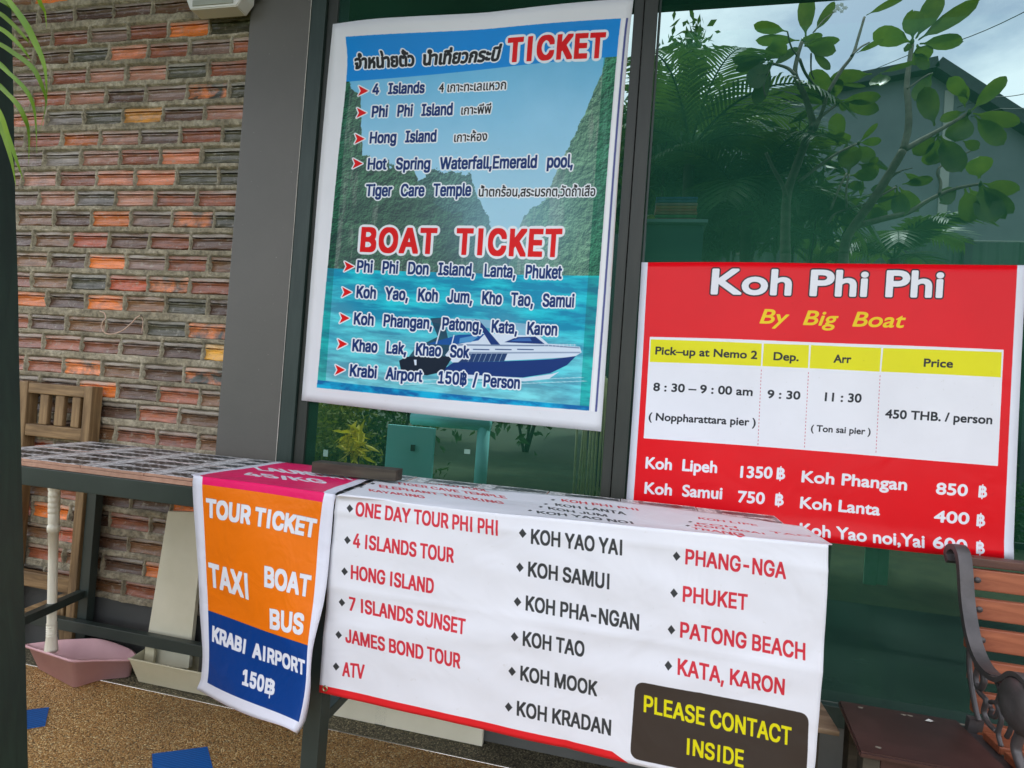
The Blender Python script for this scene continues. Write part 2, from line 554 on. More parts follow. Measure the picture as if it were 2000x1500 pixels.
    # clip to the printed quadrilateral
    m = fill([cor - [x0, y0]], w, h, 1)
    keep[m] = a[m]; c.a[y0:y1, x0:x1] = keep
    # white strip and thin ruled lines right of the print
    c.poly([(1216, 37), (1222, 36), (1160, 804), (1154, 803)], srgb(236, 238, 240))
    c.poly([(1223, 36), (1227, 36), (1166, 804), (1162, 804)], srgb(86, 92, 140))
    c.poly([(1229, 60), (1237, 60), (1199, 560), (1191, 560)], srgb(214, 196, 190), alpha=.6)
    # the motor boat
    wht = srgb(214, 226, 238); nav = srgb(14, 52, 112); gl = srgb(30, 84, 150)
    zb = lambda x, y: (560 + x / 2.7777, 420 + y / 2.7777)
    P = lambda L: [zb(*q) for q in L]
    c.poly(P([(760, 575), (830, 560), (1020, 562), (1300, 590), (1310, 660), (1200, 640), (1040, 600), (830, 590)]), srgb(150, 186, 208), .8)
    c.poly(P([(780, 560), (850, 556), (880, 690), (900, 790), (640, 800), (700, 720), (820, 660)]), srgb(18, 44, 70), .9)
    c.poly(P([(905, 700), (1060, 640), (1240, 650), (1370, 655), (1420, 700), (1590, 715), (1600, 745), (1560, 770), (900, 800), (860, 760)]), wht)
    c.poly(P([(760, 700), (930, 650), (1075, 645), (1040, 680), (900, 705)]), gl)
    c.poly(P([(1180, 690), (1250, 662), (1350, 660), (1400, 700)]), nav)
    c.poly(P([(1020, 565), (1045, 572), (1160, 706), (1110, 706)]), nav)
    c.poly(P([(830, 850), (905, 800), (1200, 792), (1440, 782), (1570, 765), (1520, 815), (1430, 858), (1280, 882), (900, 862)]), nav)
    c.poly(P([(830, 856), (1290, 884), (1440, 862), (1480, 850), (1420, 890), (1290, 902), (860, 880)]), wht)
    c.poly(P([(985, 752), (1198, 750), (1180, 792), (930, 800)]), srgb(34, 60, 104))
    for k in range(7):
        c.poly(P([(1000 + k * 28, 752), (1003 + k * 28, 752), (985 + k * 28, 796), (982 + k * 28, 796)]), srgb(150, 170, 190))
    for k in range(3): c.poly(P([(1010 + k * 120, 726), (1100 + k * 120, 728), (1100 + k * 120, 733), (1010 + k * 120, 731)]), nav)
    c.poly(P([(610, 790), (650, 770), (760, 760), (900, 770), (850, 850), (760, 870), (620, 840)]), srgb(8, 26, 44))
    c.poly(P([(690, 785), (705, 785), (705, 815), (695, 815)]), wht)
    c.poly(P([(905, 700), (1420, 704), (1590, 718), (1588, 724), (1418, 712), (905, 708)]), srgb(120, 140, 166))
    c.poly(P([(880, 742), (1380, 742), (1596, 742), (1590, 750), (1380, 750), (880, 752)]), srgb(150, 166, 188))
    for k in range(9): c.poly(P([(1400 + k * 20, 712 - 12), (1402 + k * 20, 700), (1402 + k * 20, 714), (1400 + k * 20, 714)]), wht)
    c.poly(P([(1400, 698), (1570, 704), (1570, 707), (1400, 701)]), wht)
    c.poly(P([(940, 668), (1010, 655), (1040, 660), (1000, 690), (935, 694)]), srgb(90, 150, 196)); c.poly(P([(1210, 684), (1262, 668), (1320, 668), (1330, 684)]), srgb(70, 110, 170))
    c.poly(P([(835, 600), (842, 600), (815, 700), (808, 700)]), wht); c.poly(P([(905, 650), (911, 650), (898, 702), (892, 702)]), wht)
    for k in range(60):
        gx_ = 600 + 1000 * ((k * 37) % 60) / 60; gy_ = 880 + 40 * ((k * 53) % 60) / 60
        c.poly(P([(gx_, gy_), (gx_ + 24, gy_ - 3), (gx_ + 50, gy_ + 1), (gx_ + 24, gy_ + 3)]), srgb(206, 238, 240), .6)
    # lettering
    k_ = srgb(30, 34, 34); nv_ = srgb(16, 48, 104); rd = srgb(212, 36, 48); gw = srgb(232, 236, 240)
    g1 = ((6, gw),); g2 = ((5.5, gw),)
    for s, p0, p1, cap in (('จำหน่ายตั๋ว', (693, 135), (808, 128), 20), ('นำเที่ยวกระบี่', (827, 127), (973, 119), 20)):
        c.text(s, p0, p1, cap, k_, 3.2, None, g2, 'ก')
    c.text('TICKET', (992, 121), (1178, 112), 43, rd, 5.2, F_SANS, ((11, gw),), spacing=1.1)
    c.text('BOAT  TICKET', (706, 490), (1093, 500), 44, rd, 5.2, F_SANS, ((11, gw),), spacing=1.1)
    for s, p0, p1, cap in (('4   Islands', (728, 184.5), (828, 181), 20), ('Phi   Phi   Island', (727, 229), (883, 224), 21),
                           ('Hong   Island', (723, 280), (851, 276), 21), ('Hot   Spring   Waterfall,Emerald   pool,', (719, 331), (1118, 327), 21),
                           ('Tiger   Care   Temple', (715, 383), (919, 382), 22),
                           ('Phi   Phi   Don   Island,   Lanta,   Phuket', (698, 531), (1096, 544), 22),
                           ('Koh   Yao,   Koh   Jum,   Kho   Tao,   Samui', (697, 581), (1120, 600), 22),
                           ('Koh   Phangan,   Patong,   Kata,   Karon', (692, 633), (1087, 655), 22),
                           ('Khao   Lak,   Khao   Sok', (689, 685), (915, 699), 22),
                           ('Krabi   Airport     150฿  /  Person', (684, 734), (1014, 759), 22)):
        c.text(s, p0, p1, cap, nv_, 1.9, F_SANS, g1)
    for s, p0, p1, cap in (('4 เกาะทะเลแหวก', (857, 180), (988, 175), 13.5), ('เกาะพีพี', (901, 224), (959, 221.5), 13.5),
                           ('เกาะห้อง', (887, 277), (951, 274.5), 13.5), ('น้ำตกร้อน,สระมรกต,วัดถ้ำเสือ', (935, 383.5), (1162, 383.5), 14)):
        c.text(s, p0, p1, cap, k_, 1.0, None, ((5, gw),), 'ก')
    for x, y in ((710, 178), (706.7, 221), (703, 271.7), (699, 320), (682.4, 520.8), (678, 571), (673.4, 621.6), (669, 672), (664.4, 722.5)):
        pts = [np.array([c.px(q) for q in ((x - 9, y - 10), (x + 10, y), (x - 10, y + 10), (x - 5, y))])]
        c.shape(pts, rd, ((5, gw),))
paintA(cA)
lum = cA.a.mean(axis=2, keepdims=True); cA.a = np.clip(lum + (cA.a - lum) * 1.15, 0, 1)
mA = print_mat('vinyl_blue_print', cA.image('blue_print'), 0.38, 0.22, 5.0, (1, 1.3, 1))
V, F, UV = sheet_mesh('ticket_poster', shA, 40, 52, lambda u, v: (u, v),
    lambda u, v, p: Vector((0, -0.004 * (0.5 + 0.5 * math.sin(7 * u + 3 * v)) * (0.3 + v) - 0.006 * max(0, v - .93) / .07 * abs(math.sin(6 * u)), 0)))
oA = build_sheet('ticket_poster', V, F, UV, mA)
tag(oA, 'tall blue BOAT TICKET poster with bay and speedboat on the left window pane', 'poster')

# ---- 2. red price poster
Yp2 = GL - 0.014
pb = [[(1220, 1019), (1408, 1037), (1597, 1056), (1787, 1077), (1977, 1093)],
      [(1238, 765), (1422, 772), (1611, 781), (1800, 790), (1990, 800)],
      [(1253, 513), (1437, 512), (1625, 515), (1813, 517), (2004, 518)]]
netB = [[PY(x, y, Yp2 - (0.010 if (j == 0 and i in (1, 2, 3)) else 0.0) - (0.004 if j == 1 and i in (1, 3) else 0)) for i, (x, y) in enumerate(r)] for j, r in enumerate(pb)]
shB = Sheet([0, .25, .5, .75, 1], vfrac(netB, 2), netB)
cB = Canvas(1640, 1180, shB.toUV, srgb(222, 226, 236))
def paintB(c):
    rdB = srgb(226, 14, 28); w_ = srgb(232, 234, 240); bk = srgb(36, 40, 46); ye = srgb(228, 224, 10)
    c.poly([(1266, 500), (1988, 500), (1957, 1110), (1233, 1040)], rdB)
    c.poly([(1270, 659), (1959, 684), (1947, 909), (1258, 855)], w_, bold=2)
    for xa, ya, xb, yb, xc, yc, xd, yd in ((1271, 663, 1488, 671, 1486, 715, 1269, 707), (1492, 671, 1580, 674, 1578, 719, 1489, 715),
                                            (1584, 674, 1720, 680, 1717, 726, 1581, 719), (1724, 680, 1956, 688, 1954, 737, 1720, 726)):
        c.poly([(xa, ya), (xb, yb), (xc, yc), (xd, yd)], ye)
    for a, b in (((1487, 722), (1480, 872)), ((1579, 727), (1571, 877)), ((1718, 733), (1710, 887))):
        for k in range(22):
            t0, t1 = k / 22, (k + .55) / 22
            p, q = [(lerp(a[0], b[0], t), lerp(a[1], b[1], t)) for t in (t0, t1)]
            c.poly([(p[0] - .6, p[1]), (p[0] + .6, p[1]), (q[0] + .6, q[1]), (q[0] - .6, q[1])], srgb(200, 90, 105))
    c.text('Koh Phi Phi', (1390, 573), (1838, 580), 46, w_, 5.4, None, ((6, srgb(40, 30, 36)),))
    c.text('By  Big  Boat', (1484, 631), (1762, 640), 27, srgb(240, 206, 20), 1.8, None, (), shear=.22)
    T = lambda s, p0, p1, cap, b=1.5, col=bk: c.text(s, p0, p1, cap, col, b, None)
    T('Pick–up at Nemo 2', (1280, 692), (1478, 701), 14.5); T('Dep.', (1511, 703), (1559, 705), 15); T('Arr', (1628, 708), (1661, 709), 15); T('Price', (1803, 716), (1859, 718), 15)
    T('8 : 30 – 9 : 00 am', (1276, 763), (1469, 773), 15); T('9 : 30', (1499, 777), (1562, 780), 15); T('11 : 30', (1611, 783), (1681, 786), 16)
    T('450 THB. / person', (1728, 816), (1936, 828), 16); T('( Noppharattara pier )', (1267, 820), (1475, 832), 14, 1.2); T('( Ton sai pier )', (1584, 842), (1699, 849), 12, 1.0)
    L = lambda s, p0, p1, cap=21: c.text(s, p0, p1, cap, w_, 2.2, None)
    L('Koh  Lipeh', (1261, 914), (1399, 923)); L('Koh  Samui', (1259, 963), (1409, 974))
    L('Koh Phangan', (1566, 941), (1769, 957)); L('Koh Lanta', (1563, 992), (1717, 1006)); L('Koh Yao noi,Yai', (1561, 1043), (1802, 1068))
    for n_, x, y, x2, y2, xb, yb in (('1350', 1446, 932, 1507, 934, 1517, 935), ('750', 1441, 980, 1492, 984, 1514, 986), ('850', 1827, 964, 1887, 968, 1910, 970),
                                    ('400', 1823, 1018, 1890, 1023, 1906, 1026), ('600', 1820, 1068, 1885, 1076, 1904, 1079)):
        L(n_, (x, y), (x2, y2)); L('B', (xb, yb), (xb + 15, yb + 1))
        c.poly([(xb + 7, yb - 24.5), (xb + 9.5, yb - 24.5), (xb + 7.4, yb + 4.5), (xb + 4.9, yb + 4.5)], w_)
paintB(cB)
mB = print_mat('vinyl_red_print', cB.image('red_print'), 0.30, 0.20, 4.0, (1.4, 1, 1))
V, F, UV = sheet_mesh('price_poster', shB, 44, 34, lambda u, v: (u, v),
    lambda u, v, p: Vector((0, -0.004 * (0.5 + 0.5 * math.sin(9 * u + 2 * v)) - 0.010 * (1 - min(1, v / .06)) * (0.4 + .6 * math.sin(3 * u) ** 2), 0)))
oB = build_sheet('price_poster', V, F, UV, mB)
tag(oB, 'red Koh Phi Phi poster with yellow and white price table on the right pane', 'poster')

# ---- table geometry shared with the cloths
ZT = CAM_H - 0.285                        # table top
YN, YF = 1.27, 1.665                      # near and far edge
TX0, TX1 = -1.875, 0.405
YFR = YN - 0.012                          # hanging front of the cloths
def cloth(name, cols, fold_row, front_rows, fvs, far_row, vf, canvas_size, bg, wobf, painter, rough, nu, nv, label, cat, ntop=14, r=0.010, wr=.3, ws=8):
    """front_rows bottom->top as (px, py, dY); fold_row / far_row as px on the table top"""
    zt = ZT + 0.004
    front = [[PY(x, y, YFR + d) for x, y, d in row] for row in front_rows]
    # last front row = fold; bring it level with the table top
    shF = Sheet(cols, fvs, front)
    topn = [[Vector((P_.x, P_.y, zt)) for P_ in (PZ(x, y, zt) for x, y in row)] for row in (fold_row, far_row)]
    mid = [topn[0][i].lerp(topn[1][i], .5) for i in range(len(cols))]
    shT = Sheet(cols, [0, .5, 1], [topn[0], mid, topn[1]])
    def fUV(px, py):
        u, v = shF.toUV(px, py); return u, v * vf
    def tUV(px, py):
        u, v = shT.toUV(px, py); return u, vf + v * (1 - vf)
    cF = Canvas(*canvas_size, fUV, bg)
    painter(cF, fUV, tUV)
    im = cF.image(name + '_print')
    mat = print_mat(name + '_vinyl', im, rough, wr, ws, (1, canvas_size[1] / canvas_size[0], 1))
    # columns of vertices: front up to just under the fold, a rounded fold, the top
    V, UV, rows = [], [], 0
    for j in range(nv + 1):
        v = j / nv
        for i in range(nu + 1):
            u = i / nu; p = shF.at(u, v) + wobf(u, v)
            V.append(p); UV.append((u, v * vf))
        rows += 1
    for k in range(1, 5):                 # fold
        for i in range(nu + 1):
            u = i / nu; a = shF.at(u, 1) + wobf(u, 1); b = shT.at(u, 0.03)
            t = k / 5; ctl = Vector(((a.x + b.x) / 2, min(a.y, b.y) , max(a.z, b.z) + 0.002))
            p = a * (1 - t) ** 2 + ctl * 2 * t * (1 - t) + b * t * t
            V.append(p); UV.append((u, vf + (1 - vf) * 0.03 * t))
        rows += 1
    for k in range(ntop + 1):
        v = 0.03 + 0.97 * k / ntop
        for i in range(nu + 1):
            u = i / nu; p = shT.at(u, v)
            p = p + Vector((0, 0, 0.0018 * (1 + noise.noise((p.x * 9, p.y * 14, 3)))))
            V.append(p); UV.append((u, vf + (1 - vf) * v))
        rows += 1
    F = []
    for j in range(rows - 1):
        for i in range(nu):
            a = j * (nu + 1) + i; F.append((a, a + 1, a + nu + 2, a + nu + 1))
    o = build_sheet(name, V, F, UV, mat)
    tag(o, label, cat)
    return o, shF

# ---- 3. pink, orange and blue tour banner
fr = [[(384, 1346, .02), (397, 1352, .02), (488, 1396, -.04), (572, 1433, -.10), (567, 1449, -.07)],
      [(393, 1325, .02), (407, 1332, .015), (495, 1373, -.04), (581, 1413, -.09), (587, 1417, -.065)],
      [(398, 1272, .015), (411, 1278, .01), (505, 1312, -.035), (596, 1343, -.07), (604, 1346, -.055)],
      [(391, 1187, .01), (407, 1192, .005), (510, 1232, -.03), (603, 1260, -.05), (613, 1264, -.04)],
      [(386, 1120, .0), (402, 1124, .0), (508, 1142, -.02), (614, 1165, -.025), (634, 1170, -.02)],
      [(379, 1010, .0), (398, 1013, .0), (508, 1028, -.008), (622, 1048, -.006), (646, 1052, -.006)],
      [(376, 944, .0), (395, 946, .0), (512, 962, .0), (630, 981, .0), (652, 985, .0)],
      [(378, 929, .004), (396, 931, .004), (515, 946, .004), (634, 963, .004), (656, 967, .004)]]
def paintT(c, fUV, tUV):
    og = srgb(236, 118, 10); bl = srgb(0, 58, 132); pk = srgb(230, 20, 100); pk2 = srgb(206, 26, 92); w_ = srgb(226, 228, 236)
    W_, H_ = c.w, c.h
    def band(v0, v1, col, u0=.07, u1=.93):
        c.a[int((1 - v1) * H_):int((1 - v0) * H_), int(u0 * W_):int(u1 * W_)] = col[:3]
    vb0 = fUV(495, 1373)[1]; vb1 = fUV(510, 1232)[1]; vp = fUV(512, 962)[1]
    band(vb0, vb1, bl); band(vb1, vp, og); band(vp, 1.0, pk)
    fnt = F_SANS
    def T(s, p0, p1, cap, b=4.5, lean=.07, g=()): c.text(s, p0, p1, cap, w_, b, fnt, g, lean=lean)
    ol = ((1.6, srgb(150, 110, 90)),)
    T('TOUR TICKET', (404, 1008), (613, 1049), 33, 4.6, .0, ol)
    T('TAXI', (409, 1144), (483, 1170), 43, 4.6, -.05, ol)
    T('BOAT', (518, 1144), (604, 1164), 37, 4.6, .02, ol)
    T('BUS', (527, 1227), (591, 1237), 36, 4.6, .02, ol)
    T('KRABI', (417, 1250), (476, 1276), 27, 3.6, .0)
    T('AIRPORT', (492, 1284), (594, 1318), 27, 3.6, .02)
    T('150', (475, 1335), (512, 1351), 27, 3.6, .03); T('B', (516, 1353), (532, 1359), 26, 3.2, .09)
    c.poly([(526, 1326), (528, 1327), (525, 1366), (523, 1365)], w_)
    s = c.toUV; c.toUV = tUV
    c.text('LAUNDRY', (508, 919), (699, 941), 7.5, w_, 4.5, fnt, lean=-1.7)
    c.text('45/KG', (482, 930), (641, 946), 6.8, w_, 4.5, fnt, lean=-1.6)
    c.toUV = s
oT, shT_ = cloth('tour_banner', [0, .07, .5, .93, 1], [(378, 926), (396, 928), (515, 943), (634, 960), (656, 963)], fr,
      [0, .051, .186, .363, .562, .814, .96, 1.0],
      [(546, 902), (560, 904), (650, 914), (738, 925), (752, 927)], .56, (760, 1640), srgb(222, 224, 236),
      lambda u, v: Vector((0, -0.006 * math.sin(5 * u + 7 * v) * (1 - v) - 0.02 * max(0, u - .93) / .07 * max(0, .25 - v) * 4 * -1, 0)), paintT, .40, 26, 60,
      'narrow pink, orange and blue TOUR TICKET banner hanging over the tiled table', 'banner', wr=.25, ws=5)

# ---- 4. white list banner
def wrow(t, d0=0.0):
    lx, ly = np.interp(t, [0, .25, .5, .75, 1], [623, 630, 638, 647, 656]), lerp(1352, 973, t)
    rx, ry = np.interp(t, [0, .25, .5, .75, .9, 1], [1586, 1596, 1606, 1614, 1622, 1618]), lerp(1573, 1064, t)
    out = []
    for k, u in enumerate((0, .25, .5, .75, 1)):
        x = lerp(lx, rx, u); y = lerp(ly, ry, u)
        d = {0: (.0, -.012, -.004, -.016, .004), .25: (0, -.012, -.008, -.010, .0), .5: (0, -.008, -.010, -.006, 0), .75: (0, -.004, -.004, -.003, 0), 1: (.004,) * 5}[t][k]
        out.append((x, y, d))
    return out
def paintW(c, fUV, tUV):
    bk = srgb(58, 60, 62); rd = srgb(206, 52, 66); ye = srgb(222, 214, 24)
    rb = srgb(222, 38, 44)
    c.poly([(610, 1334), (900, 1400), (1195, 1467), (1262, 1516), (1262, 1580), (900, 1480), (600, 1370)], rb)
    c.poly([(1240, 1505), (1610, 1592), (1610, 1700), (1200, 1600)], rb)
    def rr(q, r, n=6):
        out = []; m = len(q)
        for i in range(m):
            a, b, d = np.array(q[i - 1], float), np.array(q[i], float), np.array(q[(i + 1) % m], float)
            p = b + (a - b) / np.linalg.norm(a - b) * r; s_ = b + (d - b) / np.linalg.norm(d - b) * r
            for k in range(n + 1):
                t = k / n; out.append(tuple(p * (1 - t) ** 2 + b * 2 * t * (1 - t) + s_ * t * t))
        return out
    c.poly(rr([(1241, 1329), (1580, 1394), (1574, 1556), (1230, 1480)], 20), srgb(62, 54, 48))
    def T(s, p0, p1, cap, col, b=1.9): c.text(s, p0, p1, cap, col, b, F_SANS, lean=.03)
    for s, p0, p1 in (('ONE DAY TOUR PHI PHI', (695, 1007), (972, 1045)), ('4 ISLANDS TOUR', (690, 1068), (885, 1099)), ('HONG ISLAND', (686, 1130), (846, 1159)),
                      ('7 ISLANDS SUNSET', (682, 1192), (908, 1238)), ('JAMES BOND TOUR', (675, 1254), (898, 1305)), ('ATV', (669, 1320), (710, 1326))):
        T(s, p0, p1, 26, rd)
    for s, p0, p1 in (('KOH YAO YAI', (1038, 1061), (1214, 1084)), ('KOH SAMUI', (1032, 1125), (1189, 1150)), ('KOH PHA-NGAN', (1027, 1192), (1247, 1231)),
                      ('KOH TAO', (1022, 1260), (1140, 1283)), ('KOH MOOK', (1017, 1328), (1165, 1360)), ('KOH KRADAN', (1010, 1397), (1192, 1436))):
        T(s, p0, p1, 27.5, bk)
    for s, p0, p1 in (('PHANG-NGA', (1339, 1101), (1534, 1130)), ('PHUKET', (1334, 1174), (1459, 1192)), ('PATONG BEACH', (1329, 1244), (1572, 1289)), ('KATA, KARON', (1324, 1316), (1531, 1357))):
        T(s, p0, p1, 29, rd)
    T('PLEASE CONTACT', (1258, 1389), (1544, 1455), 31, ye); T('INSIDE', (1342, 1473), (1451, 1498), 31, ye)
    for x, y in ((683, 993), (678, 1055), (673, 1116), (667, 1177), (661, 1240), (656, 1302), (1021, 1041), (1015, 1108), (1010, 1176), (1005, 1243), (1000, 1311), (993, 1381),
                 (1321, 1086), (1316, 1158), (1311, 1230), (1305, 1300)):
        s_ = 8 if x < 800 else 9.3
        c.poly([(x - s_ * .75, y - 1), (x, y - s_), (x + s_ * .85, y + 1), (x, y + s_)], bk)
    s0 = c.toUV; c.toUV = tUV
    for s, p0, p1, col in (('KAYAKING', (722, 960), (830, 975), rd), ('ELEPHANT TREKKING', (742, 952.5), (985, 986), rd), ('TIGER CAVE TEMPLE', (775, 946.5), (990, 975.5), rd),
                           ('EMERALD POOL', (812, 942.5), (955, 962), rd), ('KOH YAO NOI', (1050, 1003), (1237, 1025), bk), ('KOH JUM', (1072, 996), (1186, 1011), bk),
                           ('KOH LANTA', (1086, 989), (1223, 1007), bk), ('KOH PHI PHI', (1098, 981), (1247, 999), rd), ('TRANG', (1352, 1034), (1452, 1047), rd),
                           ('KOH NGAI', (1358, 1029), (1494, 1045), rd), ('KOH      TAO', (1362, 1025), (1585, 1050), rd), ('KOH LIPE', (1365, 1015), (1480, 1030), rd)):
        c.text(s, p0, p1, 4.6 if p0[0] < 1300 else 3.5, col, 2.0, F_SANS, lean=-.3)
    for x, y in ((705, 952), (728, 946), (1035, 998), (1056, 992), (1066, 986), (1080, 978), (1343, 1028), (1348, 1020)):
        c.poly([(x - 5, y), (x, y - 1.6), (x + 5, y), (x, y + 1.6)], bk)
    c.toUV = s0
W0 = [(656, 970), (896, 993), (1137, 1017), (1377, 1040), (1618, 1061)]
W1 = [(745, 936), (948, 956), (1160, 975), (1368, 1000), (1568, 1029)]
oW, shW = cloth('tour_list_banner', [0, .25, .5, .75, 1], W0, [wrow(t) for t in (0, .25, .5, .75, 1)], [0, .25, .5, .75, 1],
      W1, .57, (2000, 1540), srgb(226, 228, 234),
      lambda u, v: Vector((0, -0.0035 * (noise.noise((u * 5, v * 4, 1)) + .6 * noise.noise((u * 11 + v * 4, v * 9, 5))) - 0.002 * math.sin(26 * (v - .45 * u)) * math.exp(-((v - .38 - .1 * u) / .12) ** 2) - .0022 * math.exp(-abs(v - .55 + .04 * u) / .018) + .0020 * math.exp(-abs(u - .5 - .02 * v) / .008) + .0016 * math.exp(-abs(u - .76) / .006) - .0025 * math.exp(-abs(v - .93 + .10 * max(0, u - .7)) / .02), 0)), paintW, .42, 120, 70,
      'wide white banner listing island tours in red and black, draped over the table', 'banner', wr=.45, ws=6)
# eyelet in its lower left corner
ec = shW.at(.013, .028); a0, a1 = math.tau, 28
V, F = [], []
for k in range(a1):
    a = math.tau * k / a1; ca, sa = math.cos(a), math.sin(a)
    for rr_, yy_ in ((.0075, 0), (.0068, -.0018), (.0045, -.0020), (.0038, 0)): V.append(Vector((ca * rr_, yy_ - .001, sa * rr_)))
    for q in range(3):
        i = k * 4 + q; j = ((k + 1) % a1) * 4 + q; F.append((i, i + 1, j + 1, j))
brass = simple('aged_brass', srgb(150, 132, 96), srgb(190, 172, 132), 40, .35, .1, metal=.9)
darkhole = simple('hole_shadow_cloth', G(.02), G(.03), bump=0)
e = link('eyelet', mesh('eyelet', V, F, True), brass, oW); e.location = ec + Vector((0, -.001, 0))
V = [Vector((math.cos(math.tau * k / 20) * .004, 0, math.sin(math.tau * k / 20) * .004)) for k in range(20)]
# ------------------------------------------------------------------ ground
def agg_mat(name, cols, scale, bump=.5):
    t = NT(name); v = t.coord('Object')
    vo = t.n('TexVoronoi', Scale=scale, Randomness=1.0); t.l(v, vo.inputs['Vector'])
    vo2 = t.n('TexVoronoi', Scale=scale * 1.7); t.l(v, vo2.inputs['Vector'])
    sep = t.n('SeparateColor'); t.l(vo.outputs['Color'], sep.inputs[0])
    c = t.ramp(sep.outputs[0], [(i / (len(cols) - 1) * .96, cc) for i, cc in enumerate(cols)])
    gap = t.ramp(vo.outputs['Distance'], [(0.0, G(1)), (0.55, G(.8)), (0.9, G(.22))])
    big = t.ramp(t.noise(1.3, 5, v, .6), [(0.30, G(.55)), (0.60, G(1.05))])
    fine = t.ramp(t.noise(260, 3, v), [(0.3, G(.75)), (0.7, G(1.15))])
    c = t.mix(1, t.mix(1, t.mix(1, c, gap, 'MULTIPLY'), big, 'MULTIPLY'), fine, 'MULTIPLY')
    t.l(c, t.b.inputs['Base Color']); t.b.inputs['Roughness'].default_value = .62
    t.bump(t.math('SUBTRACT', 1.0, vo.outputs['Distance']), bump, .004)
    return t.m
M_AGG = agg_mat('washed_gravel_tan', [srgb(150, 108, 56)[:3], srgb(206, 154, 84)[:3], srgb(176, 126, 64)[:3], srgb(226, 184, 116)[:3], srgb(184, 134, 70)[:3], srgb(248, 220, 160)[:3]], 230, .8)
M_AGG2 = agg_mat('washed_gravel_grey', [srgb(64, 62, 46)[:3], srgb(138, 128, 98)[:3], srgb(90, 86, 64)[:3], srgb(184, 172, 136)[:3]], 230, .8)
def slab(name, x0, x1, y0, y1, z, mat, label=None):
    o = link(name, mesh(name, [(x0, y0, z), (x1, y0, z), (x1, y1, z), (x0, y1, z)], [(0, 1, 2, 3)]), mat)
    o['kind'] = 'structure'; return o
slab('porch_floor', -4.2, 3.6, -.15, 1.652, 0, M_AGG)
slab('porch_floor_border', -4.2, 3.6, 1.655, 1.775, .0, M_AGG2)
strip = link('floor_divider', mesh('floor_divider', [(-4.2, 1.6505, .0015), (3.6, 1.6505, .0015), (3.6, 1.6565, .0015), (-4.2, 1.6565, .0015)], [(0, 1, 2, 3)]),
             simple('pale_divider', srgb(110, 106, 86), srgb(140, 134, 110), 30, .6, .1)); strip['kind'] = 'structure'
M_GRASSG = simple('garden_soil', (.030, .052, .020), (.06, .085, .03), 6, .9, .6, 40)
def ring(name, mat, z, inner, outer):
    (a, b, c, d), (A_, B_, C_, D_) = inner, outer
    V = [(A_, C_, z), (B_, C_, z), (B_, D_, z), (A_, D_, z), (a, c, z), (b, c, z), (b, d, z), (a, d, z)]
    o = link(name, mesh(name, V, [(0, 1, 5, 4), (1, 2, 6, 5), (2, 3, 7, 6), (3, 0, 4, 7)]), mat); o['kind'] = 'structure'
ring('garden_ground', M_GRASSG, -.06, (-4.2, 3.6, -.155, 3.75), (-60, 60, -60, 60))
bm = bmesh.new(); box(bm, (-.3, -.16, -.04), (7.8, .02, .09)); k_ = link('porch_kerb', bm_mesh('porch_kerb', bm), simple('kerb', G(.28), G(.36), 20)); k_['kind'] = 'structure'

# ------------------------------------------------------------------ brick wall
YB = 1.775                                # face of the mortar
BX = lambda px, py: PY(px, py, YB - .012).x
def brick_mat():
    t = NT('ribbed_glazed_brick'); v = t.coord('Object'); oi = t.n('ObjectInfo')
    rnd = t.n('VectorMath', _operation='ADD')
    cmb = t.n('CombineXYZ'); t.l(t.math('MULTIPLY', oi.outputs['Random'], 37.0), cmb.inputs[0]); t.l(t.math('MULTIPLY', oi.outputs['Random'], 91.0), cmb.inputs[2])
    t.l(v, rnd.inputs[0]); t.l(cmb.outputs[0], rnd.inputs[1]); w = rnd.outputs[0]
    st = t.n('Mapping'); st.inputs['Scale'].default_value = (6, 30, 60); t.l(w, st.inputs['Vector'])
    streak = t.noise(1.6, 6, st.outputs[0], .65, .3)
    blot = t.noise(14, 5, w, .6, .4)
    dark = t.mix(1, oi.outputs['Color'], t.ramp(streak, [(0.25, G(.55)), (0.52, G(.92)), (0.72, (1.35, 1.33, 1.32, 1))]), 'MULTIPLY')
    # part of each tile fired darker: strength held in the object's alpha
    fac = t.math('MULTIPLY', t.ramp(blot, [(0.42, G(0)), (0.60, G(1))]), t.math('SUBTRACT', 1.0, oi.outputs['Alpha']))
    col = t.mix(fac, dark, (.055, .058, .046, 1))
    pit = t.ramp(t.noise(150, 3, w, .8), [(0.30, G(.35)), (0.40, G(1))]); col = t.mix(1, col, pit, 'MULTIPLY')
    # cement smeared over the edges
    cem = t.ramp(t.noise(42, 6, w, .7), [(0.56, G(0)), (0.68, G(.65))])
    sz = t.n('SeparateXYZ'); t.l(v, sz.inputs[0])
    top = t.math('MULTIPLY', t.ramp(t.math('ADD', sz.outputs[2], t.math('MULTIPLY', t.math('SUBTRACT', t.noise(30, 4, w), .5), .022)), [(.0135, G(0)), (.0165, G(1))]), .72)
    cem = t.math('MAXIMUM', cem, t.math('MULTIPLY', top, t.ramp(t.noise(3, 2, w), [(.40, G(.25)), (.60, G(1))])))
    col = t.mix(cem, col, (.36, .33, .26, 1))
    t.l(col, t.b.inputs['Base Color'])
    rg = t.ramp(streak, [(0.3, G(.36)), (0.7, G(.15))]); t.l(rg, t.b.inputs['Roughness'])
    t.bump(t.math('ADD', t.noise(90, 6, w, .6), t.math('MULTIPLY', streak, 1.0)), .6, .003)
    return t.m
M_BRICK = brick_mat()
